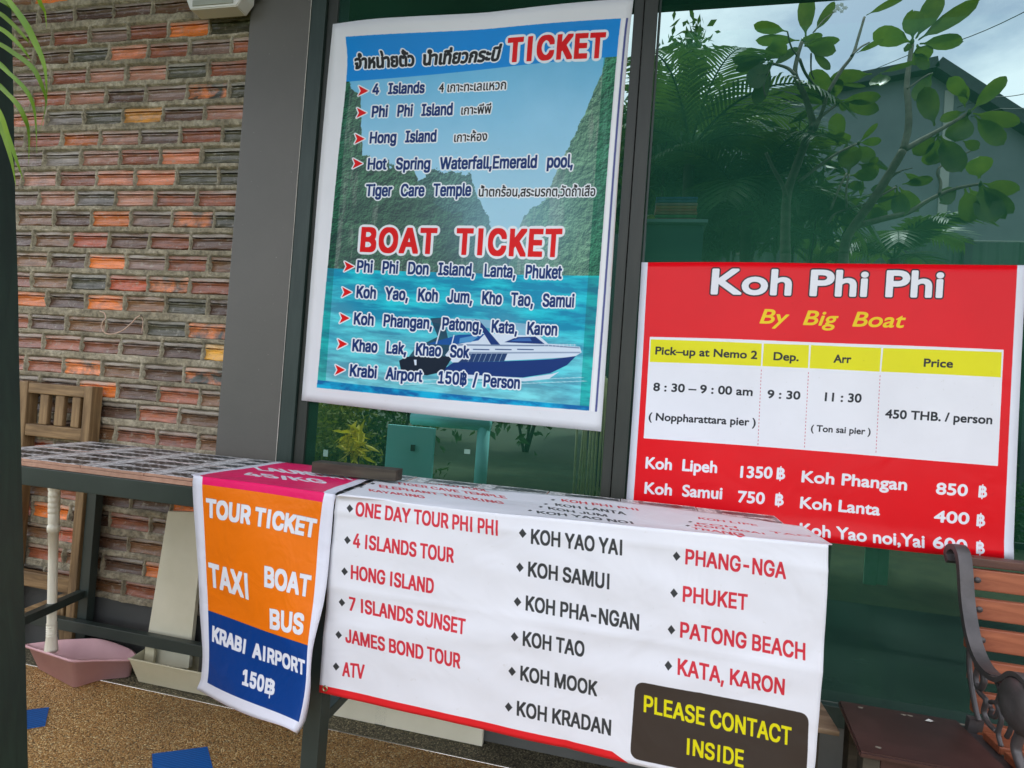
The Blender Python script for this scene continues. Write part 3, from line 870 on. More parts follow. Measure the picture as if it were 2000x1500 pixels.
def mortar_mat():
    t = NT('rough_mortar'); v = t.coord('Object')
    c = t.ramp(t.noise(9, 7, v, .65), [(0.25, srgb(122, 114, 92)[:3]), (0.5, srgb(160, 150, 126)[:3]), (0.75, srgb(206, 196, 172)[:3])])
    d = t.ramp(t.noise(70, 5, v, .7), [(0.35, G(.50)), (0.6, G(1.08))])
    c = t.mix(1, c, d, 'MULTIPLY')
    t.l(c, t.b.inputs['Base Color']); t.b.inputs['Roughness'].default_value = .9
    h = t.math('ADD', t.noise(120, 6, v, .7), t.math('MULTIPLY', t.noise(28, 4, v), 1.2))
    t.bump(h, .9, .006)
    return t.m
M_MORT = mortar_mat()
WX0, WX1 = -2.95, BX(461, 442) + .004      # wall from beyond the left of the frame to the column
wall = thing('brick_wall', 'wall of ribbed red, orange and brown bricks in grey mortar left of the grey column', 'brick wall')
PAL = {'b': (112, 80, 54), 'd': (86, 62, 48), 'v': (112, 90, 78), 'r': (134, 78, 54), 'p': (150, 106, 86), 's': (184, 112, 78), 'o': (196, 108, 48),
       'y': (216, 150, 66), 'g': (76, 74, 58), 'w': (112, 104, 94), 'e': (176, 84, 50), 't': (190, 112, 64)}
rows = [  # (bottom edge px at the joint, joint px, bricks left of it from far left, bricks right of it)
    (-6, 208, 'rbob', 'bdbb'),
    (35, 219, 'bddd', 'dbb'), (77, 248, 'bbrv', 'rog'), (117, 210, 'bbbg', 'srvr'), (157, 245, 'bvrp', 'pgr'), (200, 205, 'bprp', 'dvtg'), (240, 237, 'bswg', 'ydp'),
    (281, 270, 'brop', 'vrg'), (321, 232, 'bvwp', 'rsg'), (361, 262, 'bprs', 'sgg'), (401, 222, 'bvpw', 'prr'), (441, 253, 'bbdo', 'vtg'),
    (483, 211, 'bdbe', 'drd'), (526, 244, 'bbdo', 'vrb'), (566, 208, 'brbg', 'etr'), (607, 242, 'bodo', 'bgd'), (650, 203, 'brdb', 'dgt'), (692, 233, 'brrr', 'ddy'),
    (735, 197, 'brrt', 'bdt'), (778, 226, 'bddo', 'drb'), (821, 266, 'bdbd', 'rb'), (862, 223, 'rbdb', 'rrb')]
pitch = 0.0
z_of = lambda px, py: PY(px, py, YB - .012).z
zs = [z_of(r[1], r[0]) for r in rows]
dz = (zs[1] - zs[-1]) / (len(rows) - 2)
# brick pitch along the wall measured over one course
bp = (BX(369.6, 478) - BX(62.4, 470)) / 4
zz = z_of(208, 862); full = list(rows); px_j = None
extra = ['bedb', 'rodb', 'gbrd', 'beod', 'rbed', 'dbrb', 'bdrb']
random.seed(11)
def brick_mesh(L, H, seed):
    """ribbed tile face: two grooves running along it, chipped ends"""
    g = random.Random(seed)
    prof = [(-.5, .012), (-.5, .001), (-.44, -.0035), (-.36, -.0020), (-.24, .0004), (-.10, .0012), (.02, .0004), (.10, -.0034), (.155, -.0040), (.175, .0095), (.235, .0095), (.25, -.0050), (.33, -.0052), (.44, -.0030), (.5, .001), (.5, .012)]
    nx = 5; V, F = [], []
    for i in range(nx + 1):
        x = -L / 2 + L * i / nx
        e = 0.0025 * g.uniform(-1, 1) if i in (0, nx) else 0
        for (h, y) in prof:
            V.append((x + e + (g.uniform(-.0012, .0012) if i in (0, nx) else 0), y + g.uniform(-.0007, .0007), h * H + g.uniform(-.0008, .0008) + (0.0015 * math.sin(i * 1.3 + seed) if abs(h) > .4 else 0)))
    n = len(prof)
    for i in range(nx):
        for k in range(n - 1):
            a = i * n + k; F.append((a, a + n, a + n + 1, a + 1))
    F.append(tuple(range(n))); F.append(tuple(reversed([nx * n + k for k in range(n)])))
    return mesh('brick', V, F)
HB = dz * .735
fullL = bp - .010
protos = [brick_mesh(fullL, HB, s) for s in range(8)]
for m in protos: m.materials.append(M_BRICK)
nb = 0; rects = []
def put_brick(x0, x1, zb, code):
    global nb
    x0, x1 = max(x0, WX0), min(x1, WX1 - .003)
    if x1 - x0 < .025: return
    if x1 - x0 > fullL * .97: me = random.choice(protos)
    else:
        me = brick_mesh(x1 - x0, HB, random.randint(0, 99)); me.materials.append(M_BRICK)
    o = link('brick', me, None, wall)
    o.location = ((x0 + x1) / 2 + random.uniform(-.001, .001), YB - .001 + random.uniform(-.0015, .0015), zb + HB / 2 + random.uniform(-.001, .001))
    o.rotation_euler = (random.uniform(-.02, .02), random.uniform(-.008, .008), random.uniform(-.008, .008))
    c = np.array(PAL[code], float) * random.uniform(.86, 1.12)
    q = [min(.95, 1.3 * k) for k in srgb(*np.clip(c, 0, 255))[:3]]; o.color = (q[0], q[1], q[2], {'t': 0.0, 'g': .75, 'b': .8, 'd': .85}.get(code, .62 if random.random() < .4 else 1.0))
    nb += 1; rects.append((x0, x1, zb, zb + HB))
def course(zb, xj, left, right):
    for k, c in enumerate(reversed(left)):
        put_brick(xj - (k + 1) * bp + .005, xj - k * bp - .005, zb, c)
    k = 0
    while xj + k * bp < WX1:
        put_brick(xj + k * bp + .005, xj + (k + 1) * bp - .005, zb, right[k] if k < len(right) else random.choice('brdg')); k += 1
for (y, xj, l, r) in rows: course(z_of(xj, y), BX(xj, y - 12), 'r' + l, r)
xj0 = BX(223, 850); z0 = z_of(223, 862)
for k, l in enumerate(extra):
    zb = z0 - (k + 1) * dz
    course(zb, xj0 + (bp * .5 if k % 2 == 0 else 0) + random.uniform(-.01, .01), 'b' + l, 'rbdo'[k % 3:] + 'r')
ztopw = z_of(208, -6) + dz
for k in range(2):
    course(ztopw + k * dz, xj0 + (bp * .5 if k % 2 else 0), 'brdb', 'drbb')
z_pl = z0 - 7 * dz - .02                  # top of the plinth
# mortar: one uneven skin, recessed at the bricks
def mortar():
    x0, x1, z0_, z1_ = WX0, WX1, z_pl, 3.0
    nx, nz = 400, 600; V, F = [], []
    g = fbm(nz + 1, nx + 1, 26, 60, 5, 61, .66); g2 = fbm(nz + 1, nx + 1, 8, 10, 3, 62)
    xs = np.linspace(x0, x1, nx + 1); zs_ = np.linspace(z0_, z1_, nz + 1)
    ins = np.zeros((nz + 1, nx + 1), bool)
    for a, b, c, d in rects:
        ins[np.ix_((zs_ > c + .001) & (zs_ < d - .001), (xs > a + .001) & (xs < b - .001))] = True
    y = YB - .011 - (g - .5) * .020 - (g2 - .5) * .006
    y = np.where(ins, YB + .010, y)
    V = np.stack([np.broadcast_to(xs, y.shape), y, np.broadcast_to(zs_[:, None], y.shape)], -1).reshape(-1, 3)
    idx = np.arange((nz + 1) * (nx + 1)).reshape(nz + 1, nx + 1)
    F = np.stack([idx[:-1, :-1], idx[:-1, 1:], idx[1:, 1:], idx[1:, :-1]], -1).reshape(-1, 4)
    me = bpy.data.meshes.new('mortar'); me.from_pydata(V.tolist(), [], F.tolist()); me.polygons.foreach_set('use_smooth', [True] * len(me.polygons)); return me
link('mortar', mortar(), M_MORT, wall)
M_DARKR = simple('dark_grey_render', srgb(62, 64, 62), srgb(74, 75, 73), 5, .75, .12, 120)
box_obj('plinth', (WX0, YB - .004, .0), (WX1, YB + .14, z_pl), M_DARKR, wall, .003)
box_obj('wall_core', (WX0, YB + .02, z_pl + .002), (WX1, YB + .14, 3.0), M_MORT, wall, 0)

# grey column and window wall
def paint_mat(name, a, b, dirt=.12):
    t = NT(name); v = t.coord('Object')
    c = t.ramp(t.noise(2.2, 6, v, .6), [(0.3, a[:3]), (0.7, b[:3])])
    sp = t.ramp(t.noise(160, 2, v), [(0.765, G(0)), (0.79, G(.6))])
    c = t.mix(sp, c, (.45, .44, .40, 1)) if dirt else c
    t.l(c, t.b.inputs['Base Color']); t.b.inputs['Roughness'].default_value = .5
    t.bump(t.noise(75, 5, v), .12, .003); return t.m
M_COL = paint_mat('grey_column_paint', srgb(84, 83, 77), srgb(94, 92, 86))
xcl = WX1 - .001; xcr = PY(574, 442, 1.745).x
colm = thing('grey_column', 'smooth dark grey rendered column between the brick wall and the left window', 'column', ((xcl + xcr) / 2, 1.80, 0))
box_obj('shaft', (xcl, 1.745, 0), (xcr, 1.95, 3.0), M_COL, colm, .004)
M_CAULK = simple('white_sealant', srgb(170, 168, 158), srgb(205, 203, 192), 60, .6, .1)
# uneven bead of sealant along the right edge of the column
pts = [Vector((xcr + .0008 + .0009 * noise.noise((0, 0, z * 3)), 1.744, z)) for z in np.linspace(.01, 2.98, 60)]
V, F = tube(pts, [.0011 + .0012 * max(0, noise.noise((3, 0, p.z * 5))) for p in pts], 6)
link('sealant_bead', mesh('sealant_bead', V, F, True), M_CAULK, colm).location = -colm.location
M_FRAME = simple('dark_green_aluminium', srgb(28, 46, 40), srgb(44, 60, 54), 5, .48, .06, 80, sc=(8, 8, 1))
M_FRAME2 = simple('dark_bronze_aluminium', srgb(32, 38, 32), srgb(46, 50, 43), 5, .5, .06, 80, sc=(8, 8, 1))
win = thing('window_wall', 'large green tinted shop windows in dark frames behind the posters and table', 'window', (0, GL, 0))
wx = PY(622, 442, 1.75).x
def wb(name, lo, hi, mat=M_FRAME): return box_obj(name, lo, hi, mat, win, .0025)
zb_ = .30
wb('jamb', (xcr + .002, 1.745, zb_), (xcr + .058, 1.84, 2.72))
wb('jamb', (xcr + .060, 1.756, zb_), (xcr + .098, 1.83, 2.72), M_FRAME2)
mx0, mx1 = PY(1209, 550, 1.745).x, PY(1246, 550, 1.745).x
wb('mullion', (mx0 - .012, 1.748, zb_), (mx0 + .018, 1.84, 2.72), M_FRAME2)
wb('mullion', (mx0 + .020, 1.740, zb_), (mx1 + .004, 1.84, 2.72), M_FRAME2)
wb('glazing_bead', (mx1 + .006, 1.757, zb_), (mx1 + .014, 1.80, 2.72), M_FRAME)
wb('bottom_rail', (xcr + .002, 1.742, zb_ - .06), (3.2, 1.84, zb_ - .002))
wb('top_rail', (xcr + .002, 1.742, 2.722), (3.2, 1.84, 2.80))
wb('jamb', (3.14, 1.745, zb_), (3.2, 1.84, 2.72))
M_CURB = simple('grey_curb_paint', srgb(82, 84, 80), srgb(100, 101, 96), 4, .7, .15, 90)
wb('curb', (xcr + .002, 1.752, 0), (3.2, 1.95, zb_ - .062), M_CURB)
def glass_mat():
    t = NT('green_tinted_glass'); t.t.nodes.remove(t.b)
    tr = t.n('BsdfTransparent'); tr.inputs['Color'].default_value = (.245, .325, .338, 1)
    gl_ = t.n('BsdfGlossy'); gl_.inputs['Color'].default_value = (.15, .60, .36, 1); gl_.inputs['Roughness'].default_value = 0.003
    lw = t.n('Fresnel'); lw.inputs['IOR'].default_value = 1.5
    f = t.math('MULTIPLY', lw.outputs[0], .40)
    df = t.n('BsdfDiffuse'); df.inputs['Color'].default_value = (.035, .18, .105, 1)
    m1 = t.n('MixShader'); t.l(f, m1.inputs[0]); t.l(tr.outputs[0], m1.inputs[1]); t.l(gl_.outputs[0], m1.inputs[2])
    # thin dusty film; the pane's green veil and haze are put into its colour
    v = t.coord('Object')
    m2 = t.n('MixShader'); dust_veil = t.ramp(t.noise(1.6, 6, v, .6), [(0.3, G(.10)), (0.8, G(.24))]); t.l(dust_veil, m2.inputs[0]); t.l(m1.outputs[0], m2.inputs[1]); t.l(df.outputs[0], m2.inputs[2])
    t.l(m2.outputs[0], t.o.inputs['Surface']); return t.m
M_GLASS = glass_mat()
def pane(x0, x1):
    o = link('pane', mesh('pane', [(x0, 0, zb_ + .0), (x1, 0, zb_ + .0), (x1, 0, 2.72), (x0, 0, 2.72), (x0, .008, zb_), (x1, .008, zb_), (x1, .008, 2.72), (x0, .008, 2.72)],
        [(0, 1, 2, 3)]), M_GLASS, win)
    return o
pane(xcr + .09, mx0 - .002); pane(mx1 + .001, 3.15)

# open room behind the glass, garden beyond it
M_ROOM = simple('room_ceiling', (.10, .11, .10), (.14, .15, .13), 3, .8, 0)
M_RFLOOR = simple('dark_polished_floor', (.030, .050, .042), (.055, .085, .070), 2.5, .22, .05, 20)
slab('room_floor', -4.2, 3.6, 1.955, 3.74, .0, M_RFLOOR)
YR = 3.45; hd = PY(1400, 4, YR).z
V = [(-4.2, 1.96, hd + .02), (3.6, 1.96, hd + .02), (3.6, YR, hd + .02), (-4.2, YR, hd + .02)]
bm = bmesh.new(); box(bm, (-.3, (1.86 + YR) / 2, hd + .10), (7.8, YR - 1.86, .12)); o = link('room_ceiling', bm_mesh('room_ceiling', bm), M_ROOM); o['kind'] = 'structure'
bm = bmesh.new(); box(bm, (-.3, YR + .03, hd + .10), (7.8, .06, .20)); o = link('room_header', bm_mesh('room_header', bm), M_FRAME2); o['kind'] = 'structure'
bm = bmesh.new(); box(bm, (-.3, 1.86, (2.80 + hd) / 2 + .02), (7.8, .16, hd - 2.80 + .03)); o = link('window_header', bm_mesh('window_header', bm), M_FRAME2); o['kind'] = 'structure'
for x in (-3.9, 3.5):
    bm = bmesh.new(); box(bm, (x, (1.96 + YR) / 2, hd / 2), (.1, YR - 1.97, hd)); o = link('room_side_wall', bm_mesh('room_side_wall', bm), M_ROOM); o['kind'] = 'structure'
# side table with folded towels just inside the right window
gt = PY(1317, 440, 1.95)
st = thing('display_stand', 'pale topped stand inside the right window carrying a stack of folded cloths', 'stand', (gt.x, 1.98, 0))
M_PALE = simple('pale_laminate', srgb(176, 200, 196), srgb(196, 216, 212), 4, .3, 0)
box_obj('stand_top', (gt.x - .10, 1.88, gt.z - .012), (gt.x + .10, 2.1, gt.z), M_PALE, st)
box_obj('stand_body', (gt.x - .09, 1.90, 0), (gt.x + .09, 2.09, gt.z - .014), simple('stand_body', srgb(40, 92, 96), srgb(56, 108, 110), 4, .5, 0), st)
for i, c in enumerate([(150, 40, 60), (70, 120, 50), (190, 80, 60), (220, 70, 50), (235, 110, 60), (200, 130, 130), (60, 90, 150), (40, 80, 150)]):
    w = .066 + random.uniform(-.003, .003)
    o = box_obj('folded_cloth', (gt.x - w - .0, 1.90, gt.z + .001 + i * .010), (gt.x + w, 2.03, gt.z + .0095 + i * .010), simple('cloth_%d' % i, srgb(*[min(255, q + 25) for q in c]), srgb(*[min(255, q + 60) for q in c]), 30, .9, .2), None, .004)
    tag(o, ['maroon folded cloth lowest of the stack inside the window', 'green folded cloth second lowest in the stack inside the window', 'brick red folded cloth just above the green one in the stack', 'bright red folded cloth in the middle of the stack', 'orange red folded cloth above the bright red one in the stack', 'dusty pink folded cloth under the blue ones in the stack', 'slate blue folded cloth second from the top of the stack', 'deep blue folded cloth on top of the stack'][i], 'folded cloth', 'folded cloths inside the window')
yb_ = PY(1262, 432, 1.93)
V, F = lathe([(.004, 0), (.020, .002), (.022, .012), (.014, .022), (.003, .026)], 12)
yo = link('yellow_flower_bowl', mesh('yellow_flower_bowl', V, F, True), simple('yellow_glaze', srgb(200, 190, 30), srgb(225, 210, 50), 30, .4, .2)); yo.location = (gt.x - .078, 1.925, gt.z + .001)
tag(yo, 'small yellow lump on the stand beside the stacked cloths inside the window', 'ornament')

# roof over the porch
roof = thing('porch_roof', 'dark eave of the porch roof above the wall and windows', 'roof', (0, 1.2, 2.9))
ev = Vector((0, .58, 3.02))
M_ROOF = simple('roof_soffit', srgb(58, 62, 60), srgb(74, 78, 74), 3, .7, .1)
box_obj('soffit', (-4.2, ev.y, ev.z + .02), (3.6, 1.95, ev.z + .06), M_ROOF, roof)
box_obj('fascia', (-4.2, ev.y - .03, ev.z), (3.6, ev.y - .001, ev.z + .16), M_FRAME2, roof)

# ------------------------------------------------------------------ wall lamp
YL = 1.70
M_WPL = simple('white_plastic', srgb(214, 214, 206), srgb(226, 226, 218), 6, .38, .04, 60)
M_WPL2 = simple('grey_lens_plastic', srgb(150, 154, 140), srgb(166, 170, 156), 6, .3, .04, 60)
lc = PY(425, 5, YL)
lamp = thing('wall_light', 'white plastic floodlight housing fixed high on the brick wall by the column', 'wall light', lc)
A_, B_ = PY(378, 28, YL), PY(468, 16, YL)
wl = (B_ - A_).length / 2
V = [(-wl, -.02, -.0), (wl, -.02, 0), (wl + .028, -.02, .035), (wl + .03, -.02, .12), (-wl - .02, -.02, .12), (-wl - .018, -.02, .035)]
lp = (PY(378, 28, YL) + PY(470, 17, YL)) / 2 - lc
V = [Vector(v) + Vector((lp.x, 0, lp.z)) for v in V]; n = 6
V2 = [v + Vector((0, .055, 0)) for v in V]
me = mesh('housing', V + V2, [tuple(range(n)), tuple(reversed(range(n, 2 * n)))] + [(i, i + n, (i + 1) % n + n, (i + 1) % n) for i in range(n)])
bm = bmesh.new(); bm.from_mesh(me); bmesh.ops.recalc_face_normals(bm, faces=bm.faces); bmesh.ops.bevel(bm, geom=list(bm.edges), offset=.003, segments=2, affect='EDGES'); bm.to_mesh(me); bm.free()
link('housing', me, M_WPL, lamp)
o = box_obj('lens', (lc.x + lp.x - wl + .012, YL - .024, lc.z + lp.z + .010), (lc.x + lp.x + wl - .012, YL - .0205, lc.z + lp.z + .030), M_WPL2, lamp, .001)
o = box_obj('bracket', (lc.x + lp.x - .03, YL + .036, lc.z + lp.z + .03), (lc.x + lp.x + .03, YB - .004, lc.z + lp.z + .10), M_WPL, lamp, .002)
o = box_obj('cable_gland', (lc.x + lp.x + wl + .03, YL + .0, lc.z + lp.z + .055), (lc.x + lp.x + wl + .055, YL + .02, lc.z + lp.z + .075), M_WPL, lamp, .004)

# loop of pale cord nailed to the bricks
pp = [(195, 608), (204, 612), (206, 622), (200, 630), (199, 641), (207, 651), (222, 652), (240, 645), (256, 632), (266, 621), (275, 616)]
V, F = tube(smooth_path([PY(x, y, YB - .026 - .006 * math.sin(i)) for i, (x, y) in enumerate(pp)], 5), .0020, 6)
V2, F2 = tube(smooth_path([PY(275, 616, YB - .02), PY(279, 628, YB - .021), PY(277, 650, YB - .02)], 4), .0013, 5)
V3, F3 = tube([PY(275, 616, YB + .005), PY(275, 616, YB - .028)], .0025, 6)
cordV, cordF = join([(V, F), (V2, F2)])
co = link('pale_cord', mesh('pale_cord', cordV, cordF, True), simple('pale_cord', srgb(196, 160, 136), srgb(214, 186, 164), 60, .6, .1))
tag(co, 'short loop of pale pink cord hanging from a nail in the brick wall', 'cord')
nail = link('nail', mesh('nail', V3, F3), M_FRAME2, co)

# ------------------------------------------------------------------ tiled table
def tile_mat():
    t = NT('patterned_floor_tile'); v = t.coord('Generated')
    sx = t.n('SeparateXYZ'); t.l(v, sx.inputs[0]); X, Y = sx.outputs[0], sx.outputs[1]
    def band(a, lo, hi): return t.math('MULTIPLY', t.math('GREATER_THAN', a, lo), t.math('LESS_THAN', a, hi))
    vo = t.coord('Object')
    jit = t.math('MULTIPLY', t.math('SUBTRACT', t.noise(60, 4, vo), .5), .10)
    Xj, Yj = t.math('ADD', X, jit), t.math('ADD', Y, jit)
    blk = band(Xj, .24, .98)
    w = t.math('ABSOLUTE', t.math('SINE', t.math('MULTIPLY', Yj, 9.42)))
    st_ = t.math('GREATER_THAN', w, t.math('ADD', .22, t.math('MULTIPLY', t.math('ABSOLUTE', t.math('SUBTRACT', Xj, .635)), 1.9)))
    lat = t.math('GREATER_THAN', t.math('ABSOLUTE', t.math('SINE', t.math('MULTIPLY', t.math('ADD', Xj, Yj), 22))), .35)
    dk = t.math('MULTIPLY', t.math('MULTIPLY', blk, st_), t.math('ADD', t.math('MULTIPLY', lat, .35), .65))
    edge = t.math('MULTIPLY', blk, t.math('ADD', band(Xj, .24, .30), band(Xj, .93, .98)))
    dk = t.math('MAXIMUM', dk, t.math('MULTIPLY', edge, .6))
    sp = t.ramp(t.noise(95, 3, vo, .8), [(0.46, G(.10)), (0.56, G(0.80))])
    lightc = t.mix(sp, (.80, .80, .80, 1), (.22, .22, .23, 1))
    c = t.mix(dk, lightc, (.020, .026, .030, 1))
    t.l(c, t.b.inputs['Base Color']); t.b.inputs['Roughness'].default_value = .34
    t.bump(t.noise(120, 3, vo), .15, .002); return t.m
M_TILE = tile_mat()
M_STEEL = simple('dark_green_steel_paint', srgb(40, 50, 46), srgb(54, 64, 59), 4, .42, .08, 70)
M_TERRA = simple('tile_body_clay', srgb(168, 126, 106), srgb(196, 156, 134), 30, .8, .2)
table = thing('tiled_table', 'long high table topped with black and white patterned tiles on a dark steel frame', 'table', ((TX0 + TX1) / 2, (YN + YF) / 2, 0))
tw = (TX1 - TX0) / 11; td = (YF - YN) / 2
bm = bmesh.new(); box(bm, (0, 0, 0), (tw - .003, td - .003, .008), bev=.0012); tme = bm_mesh('tile', bm)
tme.materials.append(M_TILE); tme.materials.append(M_TERRA)
for p in tme.polygons:
    if abs(p.normal.z) < .7: p.material_index = 1
for i in range(11):
    for j in range(2):
        o = link('tile', tme, None, table)
        o.location = Vector((TX0 + (i + .5) * tw, YN + (j + .5) * td, ZT - .004 + random.uniform(-.0006, .0006))) - table.location
zt0 = ZT - .009
box_obj('bed', (TX0 + .002, YN + .002, zt0 - .012), (TX1 - .002, YF - .002, zt0), M_TERRA, table, .001)
zt0 -= .013; AH = .052
box_obj('apron', (TX0, YN, zt0 - AH), (TX1, YN + .03, zt0), M_STEEL, table)
box_obj('apron', (TX0, YF - .03, zt0 - AH), (TX1, YF, zt0), M_STEEL, table)
box_obj('apron', (TX0, YN + .032, zt0 - AH), (TX0 + .04, YF - .032, zt0), M_STEEL, table)
box_obj('apron', (TX1 - .04, YN + .032, zt0 - AH), (TX1, YF - .032, zt0), M_STEEL, table)
zl = zt0 - AH - .001
xl_ = PY(601, 1440, YN + .02).x         # the front leg between the two banners
for x in (TX0 + .002, xl_ - .004, TX1 - .047):
    box_obj('leg', (x, YN, 0), (x + .045, YN + .045, zl), M_STEEL, table)
for x in (PY(167, 1000, 1.722).x, PY(730, 1400, YF).x - .022, TX1 - .047):
    box_obj('leg', (x, 1.722, 0), (x + .042, 1.752, zl), M_STEEL, table)
ZR = .236
_l = PY(167, 1000, 1.722).x
bar_obj('stretcher', (TX0 + .022, YN + .046, ZR + .014), (_l + .012, 1.721, ZR + .014), .028, .028, M_STEEL, table)
_a, _b = PY(60, 1198, 1.69), PY(200, 1255, 1.69)
box_obj('stretcher', (_a.x, 1.69, _a.z - .040), (xl_ + .2, 1.715, _a.z), M_STEEL, table)
box_obj('stretcher', (xl_, YN + .046, ZR), (xl_ + .03, YF - .046, ZR + .028), M_STEEL, table)
box_obj('stretcher', (TX1 - .042, YN + .046, ZR), (TX1 - .012, YF - .046, ZR + .028), M_STEEL, table)

# odds and ends behind the glass and stuck on it
for k, (x, y) in enumerate(((636, 885), (911, 884))):
    a, b = PY(x - 4, y - 7, GL - .0012), PY(x + (4 if k == 0 else 7), y + (7 if k == 0 else 3), GL - .0012)
    bm = bmesh.new(); box(bm, (0, 0, 0), (b.x - a.x, .0008, a.z - b.z)); o = link('sticker', bm_mesh('sticker', bm), simple('faded_sticker', srgb(104, 140, 126), srgb(120, 152, 138), bump=0), win); o.location = (a + b) / 2 - win.location
for k, (xa, xb) in enumerate(((1689, 1710), (1714, 1732))):
    a, b = PY(xa, 1078, 3.27), PY(xb, 1143, 3.27)
    o = box_obj('hanging_towel', (a.x, 3.262, b.z), (b.x, 3.272, a.z + .07), simple('green_towel_%d' % k, srgb(170, 235, 180), srgb(190, 245, 200), 20, .9, .2), None, .003)
    tag(o, ['left of two pale green strips hanging behind the glass under the red poster', 'right of two pale green strips hanging behind the glass under the red poster'][k], 'towel', 'pale green strips behind the glass')
bm = bmesh.new(); bar(bm, (-1.0, 3.3, b.z + .27), (3.4, 3.3, b.z + .27), .03, .03); bar(bm, (-1.0, 3.3, 0), (-1.0, 3.3, b.z + .27), .03, .03); bar(bm, (3.4, 3.3, 0), (3.4, 3.3, b.z + .27), .03, .03)
o = link('drying_rail', bm_mesh('drying_rail', bm), M_FRAME2); tag(o, 'dark rail at the back of the dim room carrying the pale green strips', 'rail')
# ------------------------------------------------------------------ things round the table
def wood_mat(name, a, b, grain=(3, 3, 60), rough=.65, bump=.35, kind='Object', dark=.5):
    t = NT(name); v = t.coord(kind, grain)
    n = t.noise(1.0, 7, v, .62, .8)
    c = t.ramp(n, [(0.28, tuple(x * dark for x in a[:3])), (0.45, a[:3]), (0.68, b[:3])])
    st_ = t.ramp(t.noise(5, 5, t.coord('Object'), .6), [(0.3, G(.75)), (0.65, G(1.05))])
    t.l(t.mix(1, c, st_, 'MULTIPLY'), t.b.inputs['Base Color']); t.b.inputs['Roughness'].default_value = rough
    t.bump(n, bump, .003); return t.m
M_TEAK_V = wood_mat('weathered_wood_upright', srgb(122, 96, 62), srgb(160, 132, 92), (45, 45, 3))
M_TEAK_H = wood_mat('weathered_wood_rail', srgb(122, 96, 62), srgb(160, 132, 92), (3, 45, 45))
Yc = 1.712
pz = lambda x, y: PY(x, y, Yc)
chair = thing('folding_chair', 'weathered brown slatted wooden chair folded against the brick wall behind the table', 'chair', (pz(110, 800).x, Yc, 0))
def cbox(name, x0, x1, z0, z1, y0=Yc, y1=Yc + .03, mat=None): return box_obj(name, (x0, y0, z0), (x1, y1, z1), mat or (M_TEAK_H if abs(x1 - x0) > abs(z1 - z0) else M_TEAK_V), chair, .004)
xl0, xl1, xr0, xr1 = pz(33, 800).x, pz(50, 800).x, pz(161, 800).x, pz(177, 800).x
ztop = pz(110, 751).z
cbox('back_post', xr0, xr1, 0, ztop + .003, Yc, Yc + .045); cbox('back_post', xl0, xl1, 0, ztop + .003, Yc, Yc + .045)
cbox('top_rail', xl1 + .001, xr0 - .001, pz(110, 772).z, ztop, Yc + .002, Yc + .032)
cbox('lower_rail', xl1 + .001, xr0 - .001, pz(110, 857).z, pz(110, 833).z, Yc + .002, Yc + .032)
for a, b in ((72, 88), (102, 119), (135, 151)):
    cbox('slat', pz(a, 800).x, pz(b, 800).x, pz(110, 833).z + .001, pz(110, 772).z - .001, Yc + .008, Yc + .026)
cbox('seat', xl1 + .001, xr0 - .001, pz(105, 1156).z, pz(105, 1126).z, Yc + .004, Yc + .028)
bar_obj('cross_leg', PY(30, 1206, Yc + .035), PY(150, 1160, Yc + .035), .022, .04, M_TEAK_H, chair, .003)
bar_obj('cross_leg', PY(120, 1165, Yc + .036), PY(128, 1262, Yc + .036), .022, .03, M_TEAK_V, chair, .003)

# dustpan
M_PINK = simple('faded_pink_plastic', srgb(204, 156, 160), srgb(220, 178, 180), 6, .48, .06, 50)
M_CREAM = simple('cream_plastic_tube', srgb(236, 233, 212), srgb(246, 243, 226), 6, .38, .03, 50)
dp = thing('dustpan', 'faded pink dustpan with tall cream handle standing under the left end of the table', 'dustpan', PZ(120, 1330, 0))
rh = .088
rim = [PY(50, 1259, 1.635), PY(142, 1289, 1.56), PY(200, 1287, 1.64), PY(266, 1287, 1.705), PY(258, 1270, 1.735), PY(218, 1254, 1.72), PY(190, 1247, 1.70), PY(120, 1250, 1.67)]
def roundp(L, r):
    out = []; m = len(L)
    for i in range(m):
        a, b, d = L[i - 1], L[i], L[(i + 1) % m]
        p = b + (a - b) * min(.45, r / (a - b).length); q = b + (d - b) * min(.45, r / (d - b).length)
        for k in range(4): t = k / 3; out.append(p * (1 - t) ** 2 + b * 2 * t * (1 - t) + q * t * t)
    return out
rimr = roundp(rim, .022); cen = sum(rimr, Vector()) / len(rimr)
bot = []
for p in rimr:
    f = .80 if p.x < rim[3].x - .05 else .93
    q = cen.lerp(p, f); bot.append(Vector((q.x, q.y, .004)))
lip = [cen.lerp(p, 1.05) + Vector((0, 0, -.001)) for p in rimr]; n = len(rimr)
lipd = [p - Vector((0, 0, .006)) for p in lip]
V = [p - dp.location for p in lipd + lip + rimr + bot]
F = []
for L_ in range(3):
    for i in range(n):
        j = (i + 1) % n; F.append((L_ * n + i, L_ * n + j, (L_ + 1) * n + j, (L_ + 1) * n + i))
F.append(tuple(3 * n + i for i in range(n)))
o = link('pan', mesh('pan', V, F, True), M_PINK, dp); md = o.modifiers.new('s', 'SOLIDIFY'); md.thickness = .0022; md.offset = 0
hb, ht = PY(100, 1272, 1.615), None
d_ = ray(104, 935); yt = hb.y - .06; ht = PY(107, 925, yt)
ax = (ht - hb); L_ = ax.length; rot = ax.to_track_quat('Z', 'Y').to_matrix()
